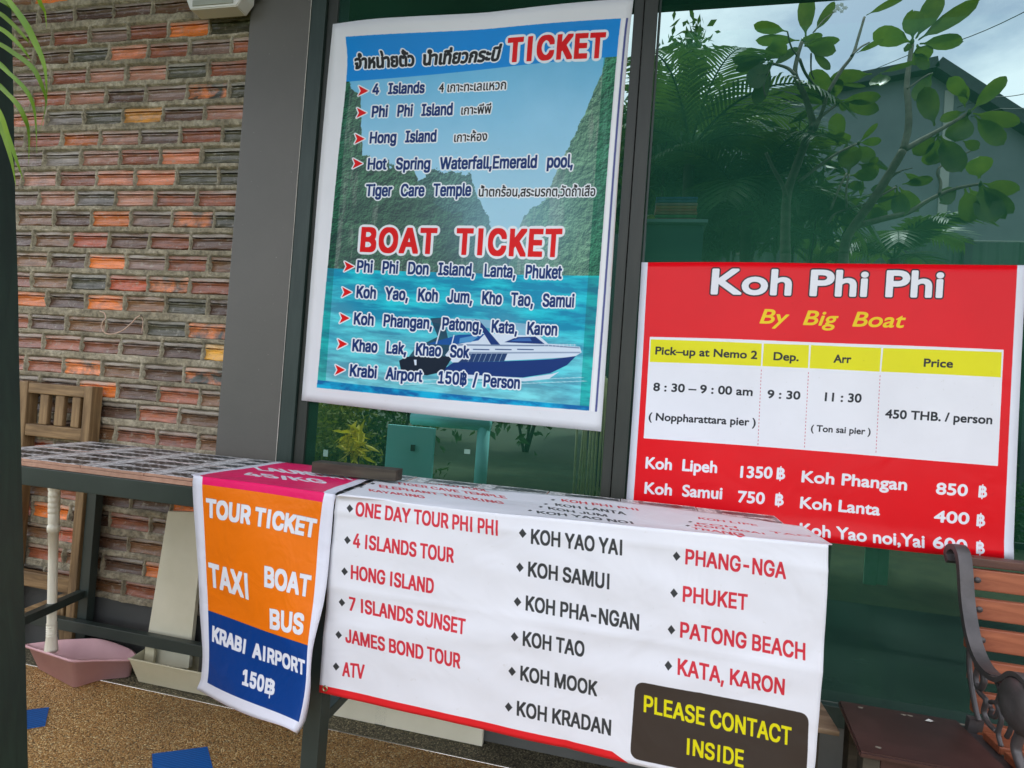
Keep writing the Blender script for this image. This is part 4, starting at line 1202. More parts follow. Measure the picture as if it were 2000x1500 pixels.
prof = [(.014, 0), (.0135, .012), (.0105, .05)] + [q for k in range(5) for q in ((.0112, .052 + k * .007), (.0096, .054 + k * .007), (.0096, .057 + k * .007), (.0112, .0585 + k * .007))] + \
       [(.0098, .092), (.0094, .28), (.0098, .37), (.0125, .371), (.0130, .384), (.0125, .390), (.0105, .391), (.0112, .40), (.0112, .425), (.0100, .427)] + \
       [q for k in range(4) for q in ((.0118, .43 + k * .016), (.0118, .441 + k * .016), (.0106, .443 + k * .016))] + [(.0125, .50), (.0130, .53), (.011, .56), (.004, .567)]
sc_ = 1.45
V, F = lathe([(r * sc_, z * L_ / .545) for r, z in prof], 20)
# flutes on the lower shaft
V = [rot @ v + hb - dp.location for v in V]
link('handle', mesh('handle', V, F, True), M_CREAM, dp)
link('rivet', mesh('rivet', *lathe([(.003, 0), (.0028, .0008), (.001, .0012)], 8)), simple('rivet_dark', G(.05), G(.08), bump=0), dp).location = PZ(156, 1303, .055) - dp.location

# beige tray and the grey board standing in it
M_BEIGE = simple('beige_plastic', srgb(186, 180, 150), srgb(206, 200, 172), 6, .55, .08, 50)
ty = 1.655
t0, t1 = PY(253, 1286, ty), PY(440, 1309, ty); tb0, tb1 = PY(272, 1320, ty + .03), PY(432, 1343, ty + .03)
tr_ = thing('beige_tray', 'low beige plastic tray on the floor under the table beside the pink dustpan', 'tray', Vector(((t0.x + t1.x) / 2, 1.70, 0)))
dz_ = tb0.z - .004
F_ = [(t0.x, ty, t0.z), (t1.x, ty, t0.z), (t1.x, 1.768, t0.z + .012), (t0.x, 1.768, t0.z + .012)]
B_ = [(tb0.x, ty + .03, .004), (tb1.x, ty + .03, .004), (tb1.x, 1.765, .004), (tb0.x, 1.765, .004)]
V = [Vector(v) - tr_.location for v in F_ + B_]
o = link('basin', mesh('basin', V, [(4, 5, 6, 7), (0, 1, 5, 4), (1, 2, 6, 5), (2, 3, 7, 6), (3, 0, 4, 7)]), M_BEIGE, tr_)
md = o.modifiers.new('s', 'SOLIDIFY'); md.thickness = .003; md.offset = 0
bar_obj('rim', (t0.x - .004, ty - .002, t0.z), (t1.x + .004, ty - .002, t0.z), .006, .005, M_BEIGE, tr_)
box_obj('inner_step', (t0.x + .012, ty + .05, .006), (t0.x + .05, ty + .06, t0.z + .022), M_BEIGE, tr_, .001)
M_BOARD = simple('grey_board', srgb(214, 210, 184), srgb(230, 226, 202), 5, .6, .12, 30)
bl, br_ = PY(328, 999, 1.752), PY(400, 1001, 1.752); bb0, bb1 = PY(280, 1293, 1.728), PY(368, 1306, 1.728)
V = [bb0, bb1, br_, bl]; V = V + [v + Vector((0, .016, 0)) for v in V]
o = link('leaning_board', mesh('leaning_board', V, [(0, 1, 2, 3), (7, 6, 5, 4), (0, 4, 5, 1), (1, 5, 6, 2), (2, 6, 7, 3), (3, 7, 4, 0)]), M_BOARD)
tag(o, 'tall pale grey board leaning on the wall behind the beige tray', 'board')
g0, g1 = PZ(628, 1376, 0), PZ(949, 1441, 0)
o = box_obj('fallen_board', (g0.x, 1.722, .001), (g1.x, 1.740, .085), M_BOARD, None, .002)
tag(o, 'pale grey board lying on edge along the foot of the window behind the table', 'board')

# plank weighting the banners
p0, p1 = PZ(606, 925, ZT + .010), PZ(768, 944, ZT + .010)
M_PLANK = wood_mat('dark_old_plank', srgb(58, 52, 42), srgb(78, 72, 58), (4, 30, 30), .8, .5)
o = bar_o = None
bm = bmesh.new(); a_, b_ = Vector((p0.x, p0.y, ZT + .028)), Vector((p1.x, p1.y + .01, ZT + .028)); bar(bm, a_, b_, .05, .032, .003)
bmesh.ops.translate(bm, vec=-(a_ + b_) / 2, verts=bm.verts)
o = link('wooden_plank', bm_mesh('wooden_plank', bm), M_PLANK); o.location = (a_ + b_) / 2 + Vector((0, .028, 0))
tag(o, 'short dark wooden plank lying on the banners at the back of the table', 'plank')

# stool whose seat end shows right of the white banner
sp0 = PY(1640, 1434, 1.45)
M_SEAT = wood_mat('pale_seat_wood', srgb(140, 118, 92), srgb(172, 150, 122), (4, 40, 40))
stool = thing('low_stool', 'low wooden stool under the table, its pale seat end showing right of the white banner', 'stool', (sp0.x - .17, 1.52, 0))
box_obj('seat', (sp0.x - .34, 1.45, sp0.z - .006), (sp0.x, 1.60, sp0.z + .006), M_SEAT, stool, .002)
for x in (sp0.x - .32, sp0.x - .06):
    for y in (1.46, 1.57): box_obj('leg', (x, y, 0), (x + .022, y + .022, sp0.z - .007), M_PLANK, stool)

# low dark table
za = .42; c0, c1, c2 = PZ(1679, 1468, za), PZ(1637, 1367, za), PZ(1892, 1407, za)
M_LOW = wood_mat('dark_red_varnished_wood', srgb(66, 44, 40), srgb(82, 56, 52), (6, 6, 6), .33, .08, 'Object', .85)
lt = thing('low_table', 'low dark reddish brown wooden table in front of the window beside the slatted bench', 'table', ((c0.x + c2.x) / 2, (c0.y + c1.y) / 2, 0))
lx0, lx1, ly0, ly1 = (c0.x + c1.x) / 2 - .01, .79, c0.y, c1.y
V = [(c0.x, ly0, za), (lx1, ly0, za), (lx1, ly1, za), (c1.x, ly1, za)]
V = [Vector(v) - lt.location for v in V]; V += [v - Vector((0, 0, .012)) for v in V]
me = mesh('table_top', V, [(0, 1, 2, 3), (7, 6, 5, 4), (0, 4, 5, 1), (1, 5, 6, 2), (2, 6, 7, 3), (3, 7, 4, 0)])
bm = bmesh.new(); bm.from_mesh(me); bmesh.ops.bevel(bm, geom=list(bm.edges), offset=.003, segments=2, affect='EDGES'); bm.to_mesh(me); bm.free()
link('table_top', me, M_LOW, lt)
for (x, y) in ((c0.x + .012, ly0 + .012), (lx1 - .045, ly0 + .012), (c1.x + .012, ly1 - .045), (lx1 - .045, ly1 - .045)):
    box_obj('leg', (x, y, 0), (x + .032, y + .032, za - .013), M_PLANK, lt)
box_obj('apron', (c0.x + .046, ly0 + .016, za - .06), (lx1 - .047, ly0 + .032, za - .013), M_LOW, lt)
M_SCRAP = simple('white_scrap', srgb(200, 204, 196), srgb(214, 216, 208), bump=0)
q = PZ(1815, 1408, za + .001)
for k, (x, y, s_) in enumerate(((1815, 1408, .010),)):
    q = PZ(x, y, za + .0015)
    o = link('paper_scrap', mesh('paper_scrap', [(-s_, -.002, 0), (0, -.006, .001), (s_, .002, 0), (.001, .006, .002)], [(0, 1, 2, 3)]), M_SCRAP); o.location = q
    tag(o, 'tiny white scrap lying on the low dark table', 'scrap')
for k, (x, y) in enumerate(((1681, 1382), (1765, 1396), (1778, 1398), (1716, 1460), (1880, 1415))):
    q = PZ(x, y, za + .0004); V = [q + Vector((.006 * math.cos(a) * (1 + .4 * math.sin(3 * a)), .004 * math.sin(a), 0)) for a in np.linspace(0, 6.28, 9)[:-1]]
    o = link('paint_chip', mesh('paint_chip', [v - lt.location for v in V], [tuple(range(8))]), simple('chip_%d' % k, srgb(120, 116, 104), srgb(140, 136, 120), bump=0), lt)

# slatted bench with cast iron end
M_IRON = simple('grey_cast_iron', srgb(70, 68, 68), srgb(96, 92, 92), 14, .45, .25, 60, metal=.3)
M_SLAT = wood_mat('orange_brown_slat', srgb(146, 80, 52), srgb(178, 106, 72), (5, 40, 40), .5, .18, 'Object', .8)
M_SLATD = wood_mat('dark_top_rail', srgb(84, 54, 44), srgb(104, 70, 56), (5, 40, 40), .5, .18)
XB = .84
bench = thing('garden_bench', 'garden bench with orange brown slats and curled grey cast iron arm', 'bench', (1.5, 1.5, 0))
def PX(px, py, X):
    d = ray(px, py); d = d * (X / d.x); return Vector((d.x, d.y, d.z + CAM_H))
def slat_at(ya, yb, Y, mat, name='back_slat', th=.016):
    a, b = PY(1910, ya, Y), PY(1910, yb, Y)
    o = box_obj(name, (XB + .005, Y, b.z), (2.15, Y + th, a.z), mat, bench, .003); return o
sl = [(1112, 1153, 1.632), (1169, 1210, 1.618), (1227, 1270, 1.600), (1290, 1332, 1.580), (1353, 1394, 1.560), (1414, 1456, 1.540)]
for a, b, Y in sl:
    o = slat_at(a, b, Y, M_SLAT)
    for xx in (XB + .035, 2.12):
        V, F = lathe([(.0, -.003), (.006, -.002), (.0075, 0), (.0075, .002)], 12)
        V = [Matrix.Rotation(R(90), 3, 'X') @ v for v in V]
        zc = (PY(1910, a, Y).z + PY(1910, b, Y).z) / 2
        q = link('bolt', mesh('bolt', V, F, True), M_IRON, bench); q.location = Vector((xx, Y - .002, zc)) - bench.location
slat_at(1090, 1107, 1.628, M_SLATD, 'top_rail', .035)
for k in range(5):
    box_obj('seat_slat', (XB + .005, 1.16 + k * .075, .385), (2.15, 1.22 + k * .075, .402), M_SLAT, bench, .003)
def ribbon(name, path, w, th, X, parent=bench, mat=M_IRON, dx=0):
    """flat band of width w along X following a path in the YZ plane"""
    P = smooth_path(path, 6); V, F = [], []
    for i, p in enumerate(P):
        t = (P[min(i + 1, len(P) - 1)] - P[max(i - 1, 0)]); t.x = 0; t.normalize(); nrm = Vector((0, -t.z, t.y))
        ww = w[min(int(i / len(P) * len(w)), len(w) - 1)] if hasattr(w, '__len__') else w
        for sx, sn in ((-1, -1), (1, -1), (1, 1), (-1, 1)):
            V.append(Vector((X + dx + sx * ww / 2, p.y, p.z)) + nrm * sn * th / 2 - parent.location)
    n = len(P)
    for i in range(n - 1):
        for k in range(4): F.append((i * 4 + k, i * 4 + (k + 1) % 4, (i + 1) * 4 + (k + 1) % 4, (i + 1) * 4 + k))
    F += [(3, 2, 1, 0), tuple((n - 1) * 4 + k for k in range(4))]
    me = mesh(name, V, F); bm = bmesh.new(); bm.from_mesh(me); bmesh.ops.recalc_face_normals(bm, faces=bm.faces); bm.to_mesh(me); bm.free()
    return link(name, me, mat, parent)
for Xe in (XB, 2.16):
    X_ = Xe
    px_ = lambda L: [PX(a, b, XB) for a, b in L]
    ribbon('back_upright', px_([(1862, 1098), (1858, 1082), (1862, 1071), (1872, 1069), (1880, 1082), (1884, 1110), (1889, 1180), (1900, 1245), (1916, 1290), (1934, 1315), (1950, 1326)]), .030, .014, X_)
    ribbon('arm', px_([(1950, 1326), (1964, 1331), (1977, 1327), (1990, 1319), (2006, 1322), (2024, 1340), (2034, 1372), (2028, 1408), (2008, 1424), (1994, 1408), (2004, 1388)]), .042, .010, X_)
    V, F = lathe([(.0, -.034), (.026, -.033), (.046, -.026), (.058, -.014), (.053, -.005), (.061, .005), (.055, .016), (.042, .028), (.0, .034)], 18)
    V = [Matrix.Rotation(R(90), 3, 'Y') @ v for v in V]
    q = link('arm_scroll', mesh('arm_scroll', V, F, True), M_IRON, bench); q.location = Vector((X_, PX(2004, 1380, XB).y, PX(2004, 1380, XB).z)) - bench.location
    # leaf and tendril casting between upright and arm
    for path, rr in (([(1896, 1240), (1893, 1290), (1898, 1340), (1906, 1385), (1912, 1408)], .006), ([(1916, 1292), (1906, 1320), (1912, 1350), (1926, 1368), (1922, 1390), (1930, 1412), (1946, 1428)], .006),
                     ([(1934, 1372), (1944, 1372), (1950, 1386), (1944, 1400), (1934, 1396), (1938, 1384)], .005), ([(1946, 1330), (1954, 1352), (1948, 1376), (1956, 1404), (1950, 1432), (1956, 1458)], .005),
                     ([(1908, 1300), (1918, 1310), (1922, 1330), (1916, 1344), (1908, 1338)], .007), ([(2000, 1420), (1990, 1440), (1984, 1462), (1992, 1490), (2010, 1540)], .010), ([(1962, 1392), (1972, 1404), (1974, 1424), (1966, 1440)], .005)):
        V, F = tube([Vector((X_, p.y, p.z)) - bench.location for p in smooth_path(px_(path), 5)], rr, 7)
        link('scrollwork', mesh('scrollwork', V, F, True), M_IRON, bench)
    ribbon('front_leg', [Vector((0, 1.20, .40)), Vector((0, 1.17, .30)), Vector((0, 1.20, .12)), Vector((0, 1.14, .0))], .03, .014, X_)
    ribbon('back_leg', [Vector((0, 1.54, .42)), Vector((0, 1.56, .30)), Vector((0, 1.54, .12)), Vector((0, 1.60, .0))], .03, .014, X_)
    ribbon('seat_bearer', [Vector((0, 1.15, .378)), Vector((0, 1.35, .372)), Vector((0, 1.56, .378))], .03, .012, X_)

# blue sheets on the floor
M_BLUE = NT('blue_sticker'); v = M_BLUE.coord('Object')
wv = M_BLUE.n('TexWave', _wave_type='RINGS', Scale=40, Distortion=2.5, Detail=2); wv.inputs['Detail Scale'].default_value = 1; M_BLUE.l(v, wv.inputs['Vector'])
M_BLUE.l(M_BLUE.ramp(wv.outputs['Fac'], [(0, srgb(0, 76, 146)), (.8, srgb(2, 86, 160)), (1, srgb(24, 106, 184))]), M_BLUE.b.inputs['Base Color']); M_BLUE.b.inputs['Roughness'].default_value = .5
M_BLUE = M_BLUE.m
for pts_, lab in (([(297, 1472), (405, 1458), (428, 1548), (300, 1568)], 'square blue sheet stuck to the gravel floor in front of the orange banner'),
                  ([(40, 1388), (96, 1381), (88, 1417), (38, 1425)], 'blue sheet stuck to the gravel floor beside the dark post at the left edge')):
    W_ = [PZ(x, y, .003) for x, y in pts_]; c = sum(W_, Vector()) / 4
    V = [w - c for w in reversed(W_)]; V = V + [v + Vector((0, 0, .002)) for v in V]
    o = link('floor_sheet', mesh('floor_sheet', V, [(3, 2, 1, 0), (4, 5, 6, 7), (0, 1, 5, 4), (1, 2, 6, 5), (2, 3, 7, 6), (3, 0, 4, 7)]), M_BLUE); o.location = c - Vector((0, 0, .002))
    tag(o, lab, 'floor sheet', 'blue sheets on the floor')

# ------------------------------------------------------------------ dark post and palm at the left
M_POST = wood_mat('near_black_green_post', srgb(18, 36, 24), srgb(28, 48, 34), (30, 30, 2), .6, .25, 'Object', .75)
e0, e1 = PY(22, 0, .95), PY(55, 1500, .95); dxz = (e1 - e0) / (e1.z - e0.z)
bt, tp = e0 + dxz * (0 - e0.z), e0 + dxz * (ev.z + .03 - e0.z)
w_ = .17
prof_ = [(0, 0), (-.012, -.010), (-w_ + .012, -.010), (-w_, 0), (-w_, .10), (0, .10)]
V, F = [], []
NZ = 30
for k in range(NZ + 1):
    b = bt.lerp(tp, k / NZ)
    for (dx, dy) in prof_: V.append(Vector((b.x + dx + .0022 * noise.noise((k * .45, dx * 9, 1)), .85 + dy, b.z)))
m_ = len(prof_)
for k in range(NZ):
    for i in range(m_): F.append((k * m_ + i, k * m_ + (i + 1) % m_, (k + 1) * m_ + (i + 1) % m_, (k + 1) * m_ + i))
o = link('porch_post', mesh('porch_post', V, F), M_POST); tag(o, 'near black leaning timber post in the foreground at the far left', 'post')

def leaf_mat(name, a, b, trans=.35, rough=.4, vein=False):
    t = NT(name); v = t.coord('Object')
    oi = t.n('ObjectInfo')
    c = t.ramp(t.noise(9, 4, v), [(0.3, a[:3]), (0.7, b[:3])])
    hs = t.n('HueSaturation'); t.l(c, hs.inputs['Color']); t.l(t.math('ADD', t.math('MULTIPLY', oi.outputs['Random'], .5), .75), hs.inputs['Value'])
    t.l(hs.outputs[0], t.b.inputs['Base Color']); t.b.inputs['Roughness'].default_value = rough
    tl = t.n('BsdfTranslucent'); t.l(t.mix(.5, hs.outputs[0], (.20, .30, .02, 1)), tl.inputs['Color'])
    m = t.n('MixShader'); m.inputs[0].default_value = trans; t.l(t.b.outputs[0], m.inputs[1]); t.l(tl.outputs[0], m.inputs[2]); t.l(m.outputs[0], t.o.inputs['Surface'])
    return t.m
M_PALM = leaf_mat('palm_leaflet_green', srgb(92, 136, 34), srgb(150, 184, 56), .4)
def blade(path, w, nrm=Vector((0, -1, 0)), fold=.25):
    P = smooth_path(path, 4); n = len(P); V, F = [], []
    for i, p in enumerate(P):
        t = (P[min(i + 1, n - 1)] - P[max(i - 1, 0)]).normalized(); s_ = t.cross(nrm).normalized()
        f = i / (n - 1); ww = w * (math.sin(math.pi * min(1, .12 + f * .88)) ** .6) * (1 - f ** 4) + .0004
        V += [p - s_ * ww / 2 + nrm * fold * ww * .5, p, p + s_ * ww / 2 + nrm * fold * ww * .5]
    for i in range(n - 1):
        a = i * 3; F += [(a, a + 1, a + 4, a + 3), (a + 1, a + 2, a + 5, a + 4)]
    return V, F
palm = thing('areca_palm', 'green palm fronds hanging into the top left corner in front of the dark post', 'palm', (-1.55, .70, 0))
L = [([(60, -160), (70, -60), (77, 0), (88, 24), (91, 56)], 10), ([(0, -20), (43, 36), (66, 77), (88, 133), (92, 204)], 14), ([(-70, 60), (-10, 82), (27, 104), (64, 133), (83, 170), (90, 205), (76, 262)], 11),
     ([(-70, 36), (-10, 52), (20, 70), (48, 100), (62, 120)], 10), ([(-70, 5), (-10, 22), (20, 43), (50, 75), (60, 90)], 10), ([(-60, 80), (21, 146), (56, 184), (69, 226), (72, 300)], 9),
     ([(-60, 120), (24, 192), (50, 234), (57, 266), (56, 322)], 10), ([(-60, 150), (-5, 212), (16, 266), (35, 320), (46, 354)], 10), ([(-60, 170), (-5, 235), (21, 306), (31, 364)], 11),
     ([(-70, 85), (-10, 118), (22, 148), (30, 158)], 11), ([(-70, 130), (-10, 160), (24, 188)], 10), ([(-70, -30), (-12, -6), (16, 10), (26, 24)], 11)]
for k, (pts_, w) in enumerate(L):
    Y = .76 - .01 * (k % 4)
    V, F = blade([PY(x, y, Y + .012 * i) - palm.location for i, (x, y) in enumerate(pts_)], w / 1100 * .85, Vector((.25, -.9, .3)).normalized())
    link('leaflet', mesh('leaflet', V, F, True), M_PALM, palm)
M_STEM = simple('palm_stem_green', srgb(96, 116, 58), srgb(130, 142, 80), 10, .5, .1)
ra = [palm.location + Vector((-.1, 0, .0)), PY(-260, 700, .74), PY(-190, 200, .74), PY(-110, -60, .75), PY(0, -190, .77), PY(70, -200, .8)]
V, F = tube([p - palm.location for p in smooth_path(ra, 6)], [.014, ] * 12 + [.009] * 8 + [.005] * 20, 7) if False else tube([p - palm.location for p in smooth_path(ra, 6)], .007, 7)
link('frond_stem', mesh('frond_stem', V, F, True), M_STEM, palm)
ra = [palm.location + Vector((-.12, .02, 0)), PY(-250, 800, .76), PY(-150, 380, .75), PY(-90, 180, .76), PY(-66, 60, .77), PY(-75, 0, .77)]
V, F = tube([p - palm.location for p in smooth_path(ra, 6)], .006, 7)
link('frond_stem', mesh('frond_stem', V, F, True), M_STEM, palm)
# the rest of the clump, left of the frame
def frond(root, tipdir, length, droop, nleaf, leaflen, lw, seedv, curl=.5):
    """stem curve and leaflets in one mesh"""
    g = random.Random(seedv); P = []; d = tipdir.normalized(); p = Vector(root)
    for i in range(14): P.append(p.copy()); p += d * length / 13; d = (d + Vector((0, 0, -droop / 13))).normalized()
    parts = [tube(P, [.010 * (1 - .85 * i / 13) * length + .0008 for i in range(14)], 5)]
    for i in range(nleaf):
        f = .12 + .87 * i / nleaf; k = f * 13; a = int(k); q = P[a].lerp(P[min(a + 1, 13)], k - a); t = (P[min(a + 1, 13)] - P[a]).normalized()
        side = t.cross(Vector((0, 0, 1))).normalized()
        for s_ in (-1, 1):
            dd = (side * s_ + t * (.55 + f * .5) + Vector((0, 0, .15))).normalized(); LL = leaflen * (math.sin(math.pi * (.18 + .75 * f)) ** .7) * g.uniform(.85, 1.1)
            pts_ = [q + dd * LL * u + Vector((0, 0, -curl * LL * u * u)) for u in (0, .33, .66, 1)]
            n_ = t.cross(dd).normalized(); V, F = [], []
            for j, x in enumerate(pts_):
                ww = lw * (.5, 1, .8, .08)[j]; V += [x - t * ww / 2, x + t * ww / 2]
            F = [(0, 1, 3, 2), (2, 3, 5, 4), (4, 5, 7, 6)]
            parts.append((V, F))
    return join(parts)
for k in range(5):
    a = 2.6 + k * .55
    V, F = frond(Vector((0, 0, .1)), Vector((math.cos(a) * .5, math.sin(a) * .5, 1)), 1.7, 1.6, 26, .34, .02, k)
    link('frond', mesh('frond', V, F), M_PALM, palm)
# ------------------------------------------------------------------ the garden beyond the glass
Z6 = lambda x, y: (1230 + x / 2.597, y / 2.597)
M_PLUM = leaf_mat('plumeria_leaf', srgb(44, 96, 30), srgb(104, 132, 36), .42, .34)
M_BARK = simple('plumeria_bark', srgb(104, 96, 82), srgb(146, 138, 120), 12, .8, .4)
M_BARKD = simple('dark_bark', srgb(46, 44, 36), srgb(70, 66, 54), 12, .85, .4)
M_DKLEAF = leaf_mat('dark_shrub_leaf', srgb(26, 70, 30), srgb(64, 112, 42), .32, .45)
M_YLEAF = leaf_mat('yellow_green_leaf', srgb(120, 130, 24), srgb(170, 170, 40), .35, .5)
M_YB = leaf_mat('bright_yellow_leaf', srgb(220, 200, 30), srgb(245, 225, 60), .4, .5)
def plum_leaf(base, tip, w):
    """obovate leaf with a folded midrib"""
    d = tip - base; L_ = d.length; d.normalize()
    view = (Vector((base.x, base.y, base.z)) - Vector((0, 0, CAM_H))).normalized()
    nrm = (view - d * view.dot(d)).normalized() * -1
    s_ = d.cross(nrm).normalized(); V, F = [], []
    cv = .10 + .22 * abs(noise.noise(tip * 3.1)); tw = .5 * noise.noise(tip * 2.3 + Vector((5, 1, 2)))
    prof = [(0, .055), (.10, .055), (.16, .11), (.30, .34), (.48, .46), (.66, .5), (.82, .44), (.93, .28), (1, .03)]
    for f, h in prof:
        p = base + d * L_ * f + nrm * (cv * L_ * f * f) + s_ * (.10 * tw * L_ * f * f)
        rp = .05 * w * math.sin(f * 17 + tip.x * 9); V += [p - s_ * w * h + nrm * (w * (.10 + tw * f * .5) + rp), p, p + s_ * w * h + nrm * (w * (.12 - tw * f * .5) - rp)]
    for i in range(len(prof) - 1):
        a = i * 3; F += [(a, a + 1, a + 4, a + 3), (a + 1, a + 2, a + 5, a + 4)]
    return V, F
def plum_tree(label, base_px, Yv, branches, leaves, rad):
    b0 = PM(*Z6(*base_px), Yv); root = thing('frangipani_tree', label, 'tree', (b0.x, b0.y, -.06), 'frangipani trees beyond the window')
    parts = [tube([Vector((b0.x, b0.y, -.06)), b0 + Vector((.01, 0, -.4)), b0], [rad * 1.15, rad * 1.05, rad * .98], 8)]
    for pts_, r0_, r1_, dy in branches:
        P = smooth_path([PM(*Z6(x, y), Yv + dy * i / max(1, len(pts_) - 1)) for i, (x, y) in enumerate(pts_)], 4)
        n = len(P); parts.append(tube(P, [lerp(r0_, r1_, i / (n - 1)) * (1 + .12 * noise.noise(P[i] * 14)) for i in range(n)], 7))
    parts = [([v - root.location for v in V], F) for V, F in parts]
    link('trunk', mesh('trunk', *join(parts), True), M_BARK, root)
    for (x, y, rr) in ((1432, 212, .016), (1722, 570, .015), (1562, 684, .011), (1780, 932, .013), (1350, 950, .011), (1110, 882, .010), (1160, 728, .011), (875, 212, .015), (720, 318, .013), (1055, 520, .014)):
        if any(abs(l[0] - x) < 60 and abs(l[1] - y) < 60 for l in leaves):
            q = PM(*Z6(x, y), Yv + .27) - root.location; V, F = lathe([(0, -rr * 1.5), (rr * .8, -rr * .8), (rr, 0), (rr * .7, rr), (0, rr * 2)], 8); link('leaf_bud', mesh('leaf_bud', V, F, True), M_PLUM, root).location = q
    g = random.Random(5)
    for (bx, by, tx, ty, w, dy) in leaves:
        Yb = Yv + dy; B = PM(*Z6(bx, by), Yb); T_ = PM(*Z6(tx, ty), Yb + g.uniform(-.10, .10))
        V, F = plum_leaf(B, T_, 2 * w / 2.597 / 1100 * Yb)
        o = link('leaf', mesh('leaf', [v - root.location for v in V], F, True), M_PLUM, root)
    return root
Lr = [(1432, 215, 1235, 165, 42, .3), (1435, 205, 1437, 78, 42, .3), (1450, 200, 1552, 4, 44, .35), (1460, 205, 1708, 38, 36, .3), (1468, 222, 1668, 208, 33, .25), (1455, 225, 1492, 305, 45, .25),
      (1432, 240, 1376, 242, 17, .25), (1440, 285, 1518, 350, 20, .2), (1440, 265, 1500, 330, 24, .28), (1535, 372, 1428, 528, 34, .2), (1548, 640, 1500, 470, 42, .1), (1735, 560, 1902, 396, 32, .3), (1740, 575, 1965, 622, 32, .3),
      (1750, 590, 1905, 738, 36, .28), (1712, 585, 1642, 735, 52, .3), (1700, 565, 1560, 612, 22, .3), (1715, 500, 1612, 385, 30, .35), (1690, 715, 1782, 752, 22, .3), (1700, 545, 1690, 430, 22, .4),
      (1562, 685, 1438, 785, 36, .15), (1565, 690, 1550, 835, 44, .15), (1575, 690, 1685, 885, 46, .12), (1550, 740, 1512, 838, 34, .2), (1772, 905, 1770, 788, 48, .4), (1790, 930, 1955, 962, 32, .4), (1785, 935, 1948, 1088, 30, .4),
      (1775, 940, 1855, 1140, 52, .42), (1700, 955, 1735, 1120, 40, .38), (1660, 950, 1550, 1040, 38, .35), (1785, 940, 1905, 1118, 24, .38), (1720, 950, 1790, 1060, 30, .5), (1345, 950, 1280, 1075, 34, .2), (1352, 955, 1388, 1112, 36, .2),
      (1365, 948, 1455, 1062, 30, .2), (1380, 935, 1528, 910, 22, .2), (1390, 875, 1470, 920, 14, .2), (1345, 955, 1210, 965, 22, .2), (1225, 1020, 1282, 1112, 32, .1), (1200, 955, 1118, 935, 22, .1), (1200, 1005, 1015, 1062, 26, .1),
      (1110, 1060, 1100, 1132, 26, .1), (1055, 745, 1047, 582, 36, .3), (1065, 738, 978, 685, 24, .3), (1065, 742, 1092, 668, 34, .3), (1165, 722, 1257, 626, 13, .3), (1165, 724, 1285, 714, 19, .3), (1160, 735, 1232, 828, 32, .3),
      (1110, 880, 1118, 758, 50, .2), (1120, 890, 1268, 880, 30, .2), (1160, 830, 1255, 872, 26, .2), (1205, 840, 1260, 800, 16, .2), (1150, 1120, 1290, 1060, 24, .1), (1130, 1080, 1060, 990, 26, .1)]
plum_tree('large leaved frangipani tree behind the right window, the right one of two', (1085, 1290), 4.3,
    [([(1085, 1290), (1100, 1210), (1150, 1130), (1250, 990), (1330, 860), (1385, 765)], .034, .026, 0), ([(1385, 765), (1412, 660), (1414, 540), (1405, 440), (1418, 320), (1432, 225)], .024, .015, .3),
     ([(1385, 765), (1480, 710), (1590, 650), (1720, 572)], .022, .011, .3), ([(1130, 1150), (1290, 1108), (1410, 1078), (1530, 1008), (1640, 960), (1780, 932)], .024, .010, .4),
     ([(1570, 985), (1578, 930), (1560, 870), (1600, 830), (1745, 758)], .010, .006, .3), ([(1190, 1040), (1260, 1000), (1350, 950)], .012, .007, .2), ([(1020, 1060), (1060, 960), (1100, 880)], .010, .007, .2),
     ([(1100, 1060), (1098, 960), (1112, 885)], .009, .006, .2), ([(1010, 1130), (1050, 1080), (1200, 1035)], .010, .006, .1), ([(1408, 450), (1500, 385), (1535, 370)], .006, .004, .2),
     ([(1300, 920), (1350, 880), (1372, 872)], .010, .006, .0), ([(1325, 885), (1380, 865), (1435, 852)], .005, .003, .0)], Lr, .034)
Ll = [(892, 190, 895, 2, 38, .2), (935, 165, 1022, 36, 24, .3), (800, 160, 636, 128, 27, .2), (862, 205, 652, 202, 26, .2), (865, 208, 965, 184, 20, .25), (885, 222, 1042, 206, 22, .2), (885, 232, 1058, 256, 32, .2), (925, 262, 1022, 356, 18, .2),
      (710, 305, 534, 300, 32, .1), (712, 300, 534, 360, 22, .12), (722, 335, 835, 255, 20, .1), (710, 318, 578, 462, 48, .1), (715, 325, 632, 560, 36, .1), (700, 300, 785, 212, 44, .15), (1052, 515, 922, 368, 42, .3), (1040, 515, 882, 478, 30, .3),
      (1070, 510, 1278, 492, 28, .3), (1072, 520, 1265, 562, 32, .3), (1060, 530, 1115, 545, 22, .3), (1228, 375, 1020, 398, 32, .2), (1198, 78, 1385, -18, 17, .3), (1150, 270, 1285, 196, 13, .3), (1268, 372, 1432, 318, 12, .2), (1268, 376, 1268, 460, 42, .25),
      (690, 490, 780, 464, 6, .2), (1050, 445, 960, 560, 22, .3), (1040, 420, 1210, 440, 9, .3), (890, 240, 905, 200, 30, .25), (700, 320, 720, 230, 26, .2), (1045, 500, 1060, 400, 24, .3)]
